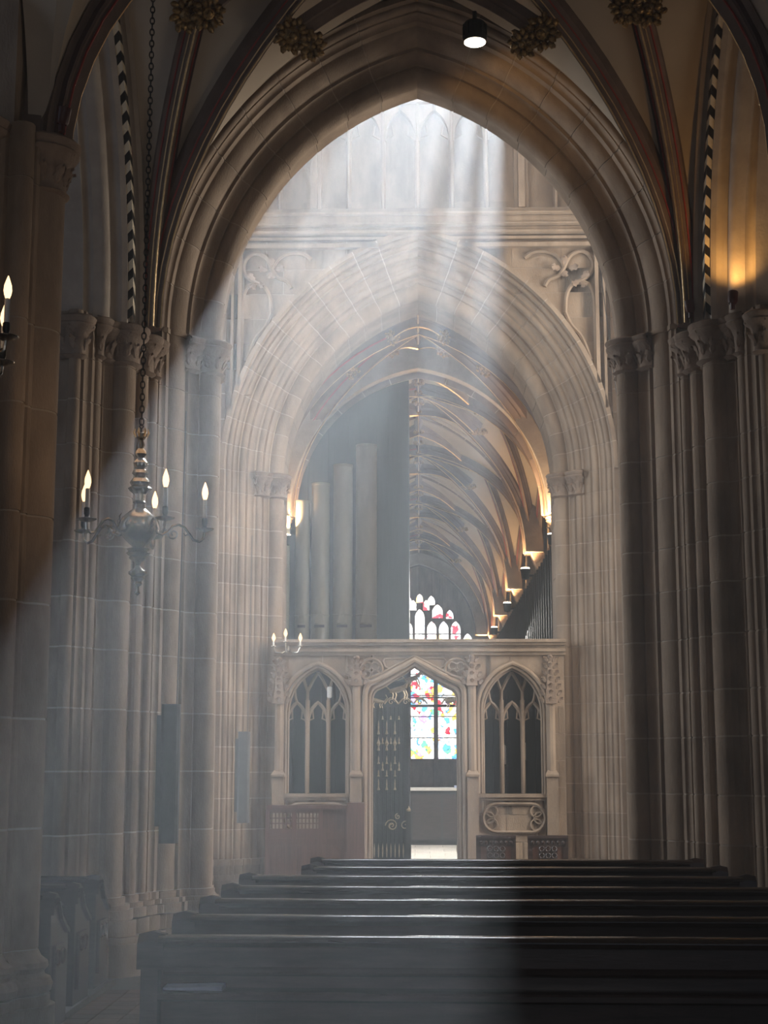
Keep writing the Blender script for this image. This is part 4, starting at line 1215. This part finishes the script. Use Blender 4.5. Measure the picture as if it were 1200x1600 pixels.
for k in range(n):
    c0 = xa + k * bw + .03; c1 = xa + (k + 1) * bw - .03
    z0, z1 = zt - .30, zt - .10
    MB().box(c0, c1, y0 + .0, y0 + .03, z1, zt - .05).build('panel_rail', 'wood_red', r)
    MB().box(c0, c1, y0 + .0, y0 + .03, zt - .42, z0).build('panel_rail', 'wood_red', r)
    if k < 2:
        for q in range(6):
            x = c0 + (q + .5) * (c1 - c0) / 6
            MB().box(x - .008, x + .008, y0 + .005, y0 + .025, z0, z1).build('pierced_bar', 'wood_red', r)
        for q in (1, 2):
            z = z0 + q * (z1 - z0) / 3
            MB().box(c0, c1, y0 + .005, y0 + .025, z - .008, z + .008).build('pierced_bar', 'wood_red', r)
    else:
        MB().box(c0, c1, y0 + .01, y0 + .02, z0, z1).build('carved_panel', 'wood_red', r)
    for q in range(4):
        x = c0 + q * (c1 - c0) / 4
        MB().box(x + .006, x + (c1 - c0) / 4 - .006, y0 - .004, y0 + .01, .05, zt - .52).build('board', 'wood_red', r)

# ---------------- two carved chairs against the screen
def carved_chair(px0, px1, lab):
    y = 20.2
    a, c = pix(px0, 1308, y).x, pix(px1, 1308, y).x; zt = pix(px0, 1307, y).z; cx = (a + c) / 2; w = (c - a) / 2
    r = thing('carved_chair', lab, 'chair', (cx, y, 0), 0, 'carved chairs before the screen')
    for s in (-1, 1):
        MB().box(cx + s * w - .03, cx + s * w + .03, y + .10, y + .16, 0, zt - .02).build('post', 'wood', r)
        MB().box(cx + s * w - .03, cx + s * w + .03, y + .55, y + .61, 0, .42).build('leg', 'wood', r)
    MB().box(cx - w - .03, cx + w + .03, y + .08, y + .20, zt - .03, zt + .01).build('crest_rail', 'wood', r)
    MB().box(cx - w, cx + w, y + .10, y + .15, zt - .13, zt - .03).build('carved_frieze', 'wood', r)
    for k in range(7):
        MB().blob((cx - w + (k + .5) * w / 3.5, y + .095, zt - .08), .022, .012, .026, 0, 4, 6).build('frieze_flower', 'wood', r)
    MB().box(cx - w, cx + w, y + .12, y + .14, .42, zt - .13).build('back_panel', 'wood_red', r)
    p = MB().box(cx - .12, cx + .12, y + .10, y + .13, .45, zt - .17).build('carved_panel', 'wood', r)
    for i in range(3):
        for j in range(3):
            MB().tube([(cx - .08 + i * .08 + .032 * math.cos(q * PI / 4), y + .095, .50 + j * .085 + .032 * math.sin(q * PI / 4)) for q in range(8)], .008, 4, True).build('carved_ring', 'wood', p)
    MB().box(cx - w - .02, cx + w + .02, y + .12, y + .62, .40, .44).build('seat', 'wood', r)
carved_chair(748, 803, 'carved oak chair beside the screen doorway')
carved_chair(829, 885, 'carved oak chair beside the pale right pier')

# =================================================================== PEWS
PEW_ROT = R_(-1.5)
def pew(length, h, lab, loc, grp, ends=(1, 1), carved=False, ledge=True, rot=PEW_ROT):
    """pew with its back towards -y; origin at the left end on the floor"""
    r = thing('pew', lab, 'pew', loc, rot, grp)
    L = (0, 0, 0)
    rail = [(0, h - .05), (-.038, h - .045), (-.048, h - .025)] + [(.003 + .050 * math.cos(R_(a)), h - .022 + .022 * math.sin(R_(a))) for a in (165, 145, 125, 110, 95, 80, 65, 50, 35, 15)] + [(.053, h - .05)]
    MB().rings([[(.03, y, z) for y, z in rail], [(length - .03, y, z) for y, z in rail]]).build('top_rail', 'rail', r, L)
    MB().box(.04, length - .04, .0, .03, .36, h - .05).build('back_panel', 'wood', r, L)
    m = [(0, h - .16), (-.012, h - .155), (-.018, h - .145), (-.008, h - .13), (0, h - .125)]
    MB().rings([[(.05, y, z) for y, z in m], [(length - .05, y, z) for y, z in m]]).build('moulding', 'wood', r, L)
    if ledge:
        lz = h - .205
        lp = [(0, lz), (-.12, lz), (-.135, lz - .01), (-.135, lz - .03), (-.12, lz - .04), (0, lz - .035)]
        MB().rings([[(.05, y, z) for y, z in lp], [(length - .05, y, z) for y, z in lp]]).build('book_ledge', 'wood', r, L)
    nb = int(length / .38)
    for k in range(nb):
        a = .05 + k * (length - .1) / nb; c = .05 + (k + 1) * (length - .1) / nb
        MB().box(a + .003, c - .003, -.008, .01, .06, h - .25).build('board', 'wood', r, L)
    MB().box(.03, length - .03, .03, .42, .40, .44).build('seat', 'wood', r, L)
    for k, x in enumerate((0, length)):
        if not ends[k]: continue
        s = 1 if k else -1
        ep = [(-.05, 0), (-.05, h - .12), (-.045, h - .05), (-.01, h - .018), (.05, h - .02), (.13, h - .06), (.22, h - .17), (.36, h - .25), (.44, h - .28), (.46, h - .34), (.46, 0)]
        x0, x1 = (x - .035, x + .035)
        e = MB().rings([[(x0, y, z) for y, z in ep], [(x1, y, z) for y, z in ep]]).build('pew_end', 'wood', r, L)
        # moulded capping that ramps down the end
        top = ep[1:9]
        cap = MB()
        cap.rings([[(x0 - .018, y, z - .012), (x1 + .018, y, z - .012), (x1 + .018, y, z + .02), (x0 + (x1 - x0) / 2, y, z + .032), (x0 - .018, y, z + .02)] for y, z in top])
        cap.build('capping', 'wood', e, None).matrix_parent_inverse = Matrix.Identity(4)
        if carved:
            for q in range(7):
                o = place('carved_leaf', WOOD_LEAF(), e); o.matrix_parent_inverse = Matrix.Identity(4)
                o.location = (x + s * .035, -.03 + q * .022, h - .10 + .012 * (q % 2)); o.rotation_euler = (0, 0, s * PI / 2); o.scale = (.04, .03, .06)
            o = MB().box(x + s * .03, x + s * .05, .06, .34, .15, h - .34).build('carved_panel', 'wood', e); o.matrix_parent_inverse = Matrix.Identity(4)
            for q in range(2):
                o = MB().tube([(x + s * .05, .13 + q * .14 + .05 * math.cos(t * PI / 5), h - .42 + .05 * math.sin(t * PI / 5)) for t in range(10)], .008, 4, True).build('carved_ring', 'wood', e); o.matrix_parent_inverse = Matrix.Identity(4)
    return r
_wl = []
def WOOD_LEAF():
    if not _wl:
        me = leaf_mesh().copy(); me.materials.clear(); me.materials.append(M['wood']); _wl.append(me)
    return _wl[0]
order = ['nearest dark oak pew, blue leaflet on its ledge', 'second dark oak pew from the blue leaflet', 'third dark oak pew from the blue leaflet', 'fourth dark oak pew from the blue leaflet',
         'fifth dark oak pew, last of full length', 'sixth dark oak pew, shorter, second from the screen', 'farthest short dark oak pew, closest to the carved chairs']
for i in range(7):
    x0 = -1.085 if i < 5 else -.76
    pew(2.03 - x0, 1.035, order[i], (x0, 6.4 + .88 * i, 0), 'pews facing the screen')
for i, lab in enumerate(('carved end pew nearest the dark column', 'middle of the three carved end pews by the dark column', 'farthest carved end pew, beside the pier base')):
    L_ = 2.0
    pew(L_, .88, lab, (-2.45 - L_ - .03 * i, 10.35 + .85 * i, 0), 'carved end pews beside the column', carved=True, rot=0)
# plinth under them
w = MB().box(-4.6, -2.42, 10.2, 12.6, 0, .05).build('floor_plinth', 'floor'); struct(w)
# leaflet on the first ledge
b = MB(); b.add([(0, 0, 0), (.235, 0, 0), (.235, .10, .001), (0, .10, .001), (0, 0, .006), (.235, 0, .006), (.235, .10, .006), (0, .10, .006), (.0, 0, .010), (.235, .0, .014), (.235, .1, .018), (0, .1, .012)],
                [(0, 3, 2, 1), (0, 1, 5, 4), (1, 2, 6, 5), (2, 3, 7, 6), (3, 0, 4, 7), (4, 5, 9, 8), (5, 6, 10, 9), (6, 7, 11, 10), (7, 4, 8, 11), (8, 9, 10, 11)])
o = b.build('leaflet', 'paper'); tag(o, 'pale blue leaflet lying on the book ledge of the nearest pew', 'leaflet')
o.location = (-1.02, 6.285, 1.035 - .203); o.rotation_euler = (0, 0, R_(-1.5))

# =================================================================== CHANDELIERS
def chandelier(loc, lab, rz, chain_top):
    r = thing('brass_chandelier', lab, 'chandelier', loc, rz, 'brass chandeliers')
    Z = (0, 0, 0)
    # turned stem, globe and pendant finial: separate turned pieces
    MB().lathe([(.0, -.02), (.03, -.02), (.055, .0), (.095, .04), (.118, .085), (.12, .115), (.10, .16), (.06, .195), (.04, .21), (.032, .24), (.04, .25), (.03, .26)], 24).build('globe', 'brass', r, Z)
    MB().lathe([(.03, .26), (.035, .30), (.06, .32), (.072, .335), (.05, .35), (.062, .37), (.05, .39), (.03, .41), (.05, .425), (.042, .445), (.02, .455), (.04, .475), (.045, .49), (.03, .51), (.015, .52), (.035, .545), (.028, .565), (.015, .58), (.022, .60), (.012, .64)], 18).build('stem', 'brass', r, Z)
    cr = MB().lathe([(.015, .63), (.03, .645), (.035, .67), (.02, .675)], 14).build('crown', 'brass', r, Z)
    for k in range(6):
        a = k * PI / 3
        o = MB().tube([(.03 * math.cos(a), .03 * math.sin(a), .65), (.045 * math.cos(a), .045 * math.sin(a), .675), (.038 * math.cos(a), .038 * math.sin(a), .70)], [.008, .007, .003], 5).build('crown_leaf', 'gold', cr); o.matrix_parent_inverse = Matrix.Identity(4)
    MB().lathe([(.03, -.02), (.068, -.03), (.06, -.045), (.072, -.055), (.05, -.075), (.055, -.085), (.02, -.11), (.012, -.13), (.03, -.15), (.055, -.165), (.055, -.18), (.035, -.195), (.04, -.205), (.025, -.225), (.03, -.24), (.01, -.255), (.012, -.28), (.018, -.295), (.0, -.31)], 18).build('finial', 'brass', r, Z)
    n = 5; R = .39
    for k in range(n):
        a = 2 * PI * k / n; ca, sa = math.cos(a), math.sin(a)
        def pt(d, z): return (d * ca, d * sa, z)
        path = [(.10, .07), (.14, .06), (.17, .075), (.20, .115), (.235, .125), (.27, .11), (.30, .07), (.325, .035), (.36, .025), (.385, .045), (R, .085)]
        sm_ = []
        for i in range(len(path) - 1):
            for t in (0, .5): sm_.append((path[i][0] * (1 - t) + path[i + 1][0] * t, path[i][1] * (1 - t) + path[i + 1][1] * t))
        sm_.append(path[-1])
        arm = MB().tube([pt(d, z) for d, z in sm_], .0085, 6).build('arm', 'brass', r, Z)
        sub = []
        sub.append(MB().tube([pt(.205 + .038 * (1 - q / 16 * .8) * math.cos(q * .55 + 1.9), .068 + .038 * (1 - q / 16 * .8) * math.sin(q * .55 + 1.9)) for q in range(17)], .006, 5).build('scroll', 'brass', arm))
        sub.append(MB().tube([pt(.16, .085), pt(.145, .12), pt(.15, .15), pt(.135, .17)], [.007, .006, .005, .002], 5).build('leaf_spur', 'brass', arm))
        sub.append(MB().tube([pt(.30, .07), pt(.275, .06), pt(.265, .075)], [.006, .005, .003], 5).build('leaf_spur', 'brass', arm))
        sub.append(MB().lathe([(.01, .085), (.03, .09), (.056, .10), (.058, .105), (.02, .102)], 16, (R * ca, R * sa, 0)).build('drip_pan', 'brass', arm))
        sub.append(MB().lathe([(.012, .10), (.018, .11), (.012, .12), (.017, .135), (.017, .165), (.014, .17)], 12, (R * ca, R * sa, 0)).build('socket', 'iron', arm))
        for o in sub: o.matrix_parent_inverse = Matrix.Identity(4)
        cd = MB().lathe([(.0125, .165), (.0125, .278), (.010, .282)], 12, (R * ca, R * sa, 0)).build('candle_tube', 'candle', r, Z)
        o = MB().lathe([(.009, .28), (.016, .30), (.0195, .32), (.017, .345), (.009, .37), (.002, .39)], 12, (R * ca, R * sa, 0)).build('bulb', 'bulb', cd); o.matrix_parent_inverse = Matrix.Identity(4)
    # chain
    lk = MB()
    lk.tube([(.013 * math.cos(2 * PI * q / 12), 0, .024 * math.sin(2 * PI * q / 12)) for q in range(12)], .0042, 5, True)
    lme = lk.mesh('link', 'iron')
    ch = MB().tube([(0, 0, .64), (0, 0, .70), (.012, 0, .715), (0, 0, .73), (-.012, 0, .715), (0, 0, .70)], .005, 5).build('chain', 'iron', r, Z)
    z = .745; k = 0
    while z + loc[2] < chain_top:
        o = place('link', lme, ch); o.matrix_parent_inverse = Matrix.Identity(4)
        o.location = (0, 0, z); o.rotation_euler = (0, 0, (k % 2) * PI / 2)
        z += .038; k += 1
    return r
c1 = pix(217, 828, 9.0)
ch1 = chandelier((c1.x, 9.0, c1.z - .085), 'brass chandelier with five lit candle bulbs hanging on a chain in the sunbeam', R_(14.5), 7.9)
l = bpy.data.lights.new('candle_glow', 'POINT'); l.energy = 3; l.color = (1, .62, .32); l.shadow_soft_size = .3
lo = bpy.data.objects.new('candle_glow', l); COL.objects.link(lo); lo.location = (c1.x, 9.0, c1.z + .55)
c2 = pix(-104, 545, 6.8)
ch2 = copy_tree(ch1); ch2.location = (c2.x, 6.8, c2.z - .085); ch2.rotation_euler = (0, 0, R_(53))
ch2['label'] = 'brass chandelier cut off by the picture edge, two lit candle bulbs showing'
l = bpy.data.lights.new('candle_glow', 'POINT'); l.energy = 3; l.color = (1, .62, .32); l.shadow_soft_size = .3
lo = bpy.data.objects.new('candle_glow', l); COL.objects.link(lo); lo.location = (c2.x, 6.8, c2.z + .55)

# sconce with three candle bulbs on the end of the screen cornice
c = pix(450, 1015, 20.75)
r = thing('wall_sconce', 'brass three light sconce at the end of the screen cornice', 'sconce', (c.x, 20.75, c.z))
MB().lathe([(0, -.02), (.05, -.01), (.03, .02), (.015, .05), (0, .06)], 12).build('rose', 'brass', r, (0, 0, 0))
MB().tube([(0, 0, 0), (0, .12, -.01), (0, .22, -.01)], .012, 6).build('bracket', 'brass', r, (0, 0, 0))
for dx, dz in ((-.19, .07), (-.03, .13), (.17, .07)):
    arm = MB().tube([(0, 0, 0), (dx * .4, -.03, -.05), (dx * .8, -.05, -.04), (dx, -.05, dz - .04)], .009, 6).build('arm', 'brass', r, (0, 0, 0))
    for o in (MB().lathe([(.01, dz - .04), (.04, dz - .03), (.04, dz - .025), (.012, dz - .025)], 12, (dx, -.05, 0)).build('drip_pan', 'brass', arm),
              MB().lathe([(.012, dz - .025), (.012, dz + .04)], 10, (dx, -.05, 0)).build('candle_tube', 'candle', arm),
              MB().lathe([(.009, dz + .04), (.024, dz + .07), (.026, dz + .09), (.012, dz + .13), (.002, dz + .15)], 10, (dx, -.05, 0)).build('bulb', 'bulb', arm)):
        o.matrix_parent_inverse = Matrix.Identity(4)

# =================================================================== SPOTLIGHT AND UPLIGHTS
c = pix(742, 66, 13.2)
r = thing('spotlight', 'black cylindrical spotlight with lit ring hanging at the arch head', 'lamp', (c.x, 13.2, c.z))
MB().lathe([(.09, .0), (.105, .0), (.108, .03), (.105, .05), (.105, .17), (.09, .19), (.04, .20), (.02, .22), (.02, .30), (0, .30)], 24).build('housing', 'iron', r, (0, 0, 0))
MB().lathe([(.0, -.012), (.085, -.012), (.098, -.004), (.10, .01), (.0, .01)], 24).build('lens', 'led', r, (0, 0, 0))
for k in range(10):
    a = 2 * PI * k / 10
    o = MB().box(-.006, .006, .10, .116, .05, .16).build('cooling_fin', 'iron', r, (0, 0, 0)); o.rotation_euler = (0, 0, a)
MB().tube([(0, 0, .29), (0, .25, .34), (0, .5, .34)], .015, 6).build('bracket', 'iron', r, (0, 0, 0))
l = bpy.data.lights.new('spotlight_beam', 'SPOT'); l.energy = 17; l.color = (1, .62, .28); l.spot_size = R_(115); l.spot_blend = .5; l.shadow_soft_size = .08
lo = bpy.data.objects.new('spotlight_beam', l); COL.objects.link(lo); lo.location = (c.x, 13.2, c.z - .03); lo.rotation_euler = (R_(62), 0, R_(-22))

def cap_uplight(p, lab, tilt, power, col=(1, .55, .18)):
    r = thing('uplight', lab, 'lamp', p, 0, 'maroon capital uplights')
    b = MB().lathe([(0, 0), (.032, .0), (.042, .02), (.045, .11), (.038, .11), (.034, .07), (0, .07)], 16)
    h = b.build('housing', 'maroon', r, (0, 0, .05)); h.rotation_euler = tilt
    o = MB().lathe([(.036, .08), (.02, .09), (0, .091)], 14).build('lens', 'lamp_glow' if power else 'lead', h); o.matrix_parent_inverse = Matrix.Identity(4)
    MB().tube([(0, 0, 0), (0, 0, .06)], .022, 8).build('foot', 'maroon', r, (0, 0, 0))
    if power:
        l = bpy.data.lights.new('uplight_beam', 'SPOT'); l.energy = power; l.color = col; l.spot_size = R_(110); l.spot_blend = .9; l.shadow_soft_size = .03
        lo = bpy.data.objects.new('uplight_beam', l); COL.objects.link(lo)
        lo.location = Vector(p) + Vector((0, .03, .19)); lo.rotation_euler = (PI + tilt[0], tilt[1], 0)
pR = pix(1146, 512, 12.70)
cap_uplight((pR.x, 12.70, SPRING - .20), 'lit maroon uplight on the right capital, casting orange light', (R_(-16), R_(8), 0), 16, (1, .52, .14))
pR2 = pix(1080, 510, 13.22)
cap_uplight((pR2.x, 13.22, SPRING - .12), 'unlit maroon uplight on the right capital, beside the gilded ribs', (R_(10), R_(-10), 0), 0)
cap_uplight((-2.30, 9.35, SPRING + .0), 'unlit maroon uplight on the capital of the dark column', (R_(10), R_(10), 0), 0)

# =================================================================== SPEAKERS, WIRES
def speaker(px0, px1, py0, py1, Y, lab, depth=.09):
    a = pix(px0, py0, Y); c = pix(px1, py1, Y)
    r = thing('column_speaker', lab, 'speaker', ((a.x + c.x) / 2, Y, c.z), 0, 'column speakers on the piers')
    w = (c.x - a.x) / 2; h = a.z - c.z
    MB().extrude(prof([(-w, depth), (-w, .02), (-w * .7, 0), (w * .7, 0), (w, .02), (w, depth)]), 0, h).build('body', 'grey_box', r, (0, 0, 0))
    MB().box(-w * .6, w * .6, -.006, .005, .05, h - .05).build('grille', 'grey_box', r, (0, 0, 0))
    MB().box(-w * 1.5, -w, .03, depth + .02, h * .12, h * .92).build('bracket', 'grey_box', r, (0, 0, 0))
    MB().box(-w * .4, w * .4, depth, depth + .30, h * .4, h * .5).build('wall_arm', 'grey_box', r, (0, 0, 0))
    MB().tube([(w * .5, depth, h), (w * .5 + .01, depth + .02, h + 1.2), (w * .5 + .02, depth + .04, h + 2.6)], .005, 5).build('cable', 'grey_box', r, (0, 0, 0))
speaker(372, 388, 1143, 1286, 20.15, 'slim grey column speaker on the pale pier beside the oak panelling')
speaker(252, 276, 1100, 1318, 13.2, 'slim grey column speaker in the shadow of the nave pier')
a = pix(936, 405, 20.3); c = pix(980, 745, 20.3)
o = MB().tube([tuple(a + Vector((0, 0, .0))), tuple((a + c) / 2), tuple(c + (c - a) * (c.z / (a.z - c.z)))], .006, 5).build('hanging_wire', 'iron')
tag(o, 'thin dark wire slanting down the pale right pier', 'wire')

# =================================================================== HAZE
hz, nt, b, out = new_mat('sunlit_haze')
nt.nodes.remove(b)
v = N(nt, 'ShaderNodeVolumeScatter'); v.inputs['Color'].default_value = (0.90, 0.95, 1.0, 1); v.inputs['Density'].default_value = HAZE_DENSITY; v.inputs['Anisotropy'].default_value = HAZE_G
nt.links.new(v.outputs[0], out.inputs['Volume'])
M['haze'] = hz
o = MB().box(-5.8, 5.8, -2.0, 22.6, .0, 15.9).build('haze', 'haze')
tag(o, 'thin dusty haze filling the nave and crossing, bright in the sunbeams', 'haze', kind='stuff')
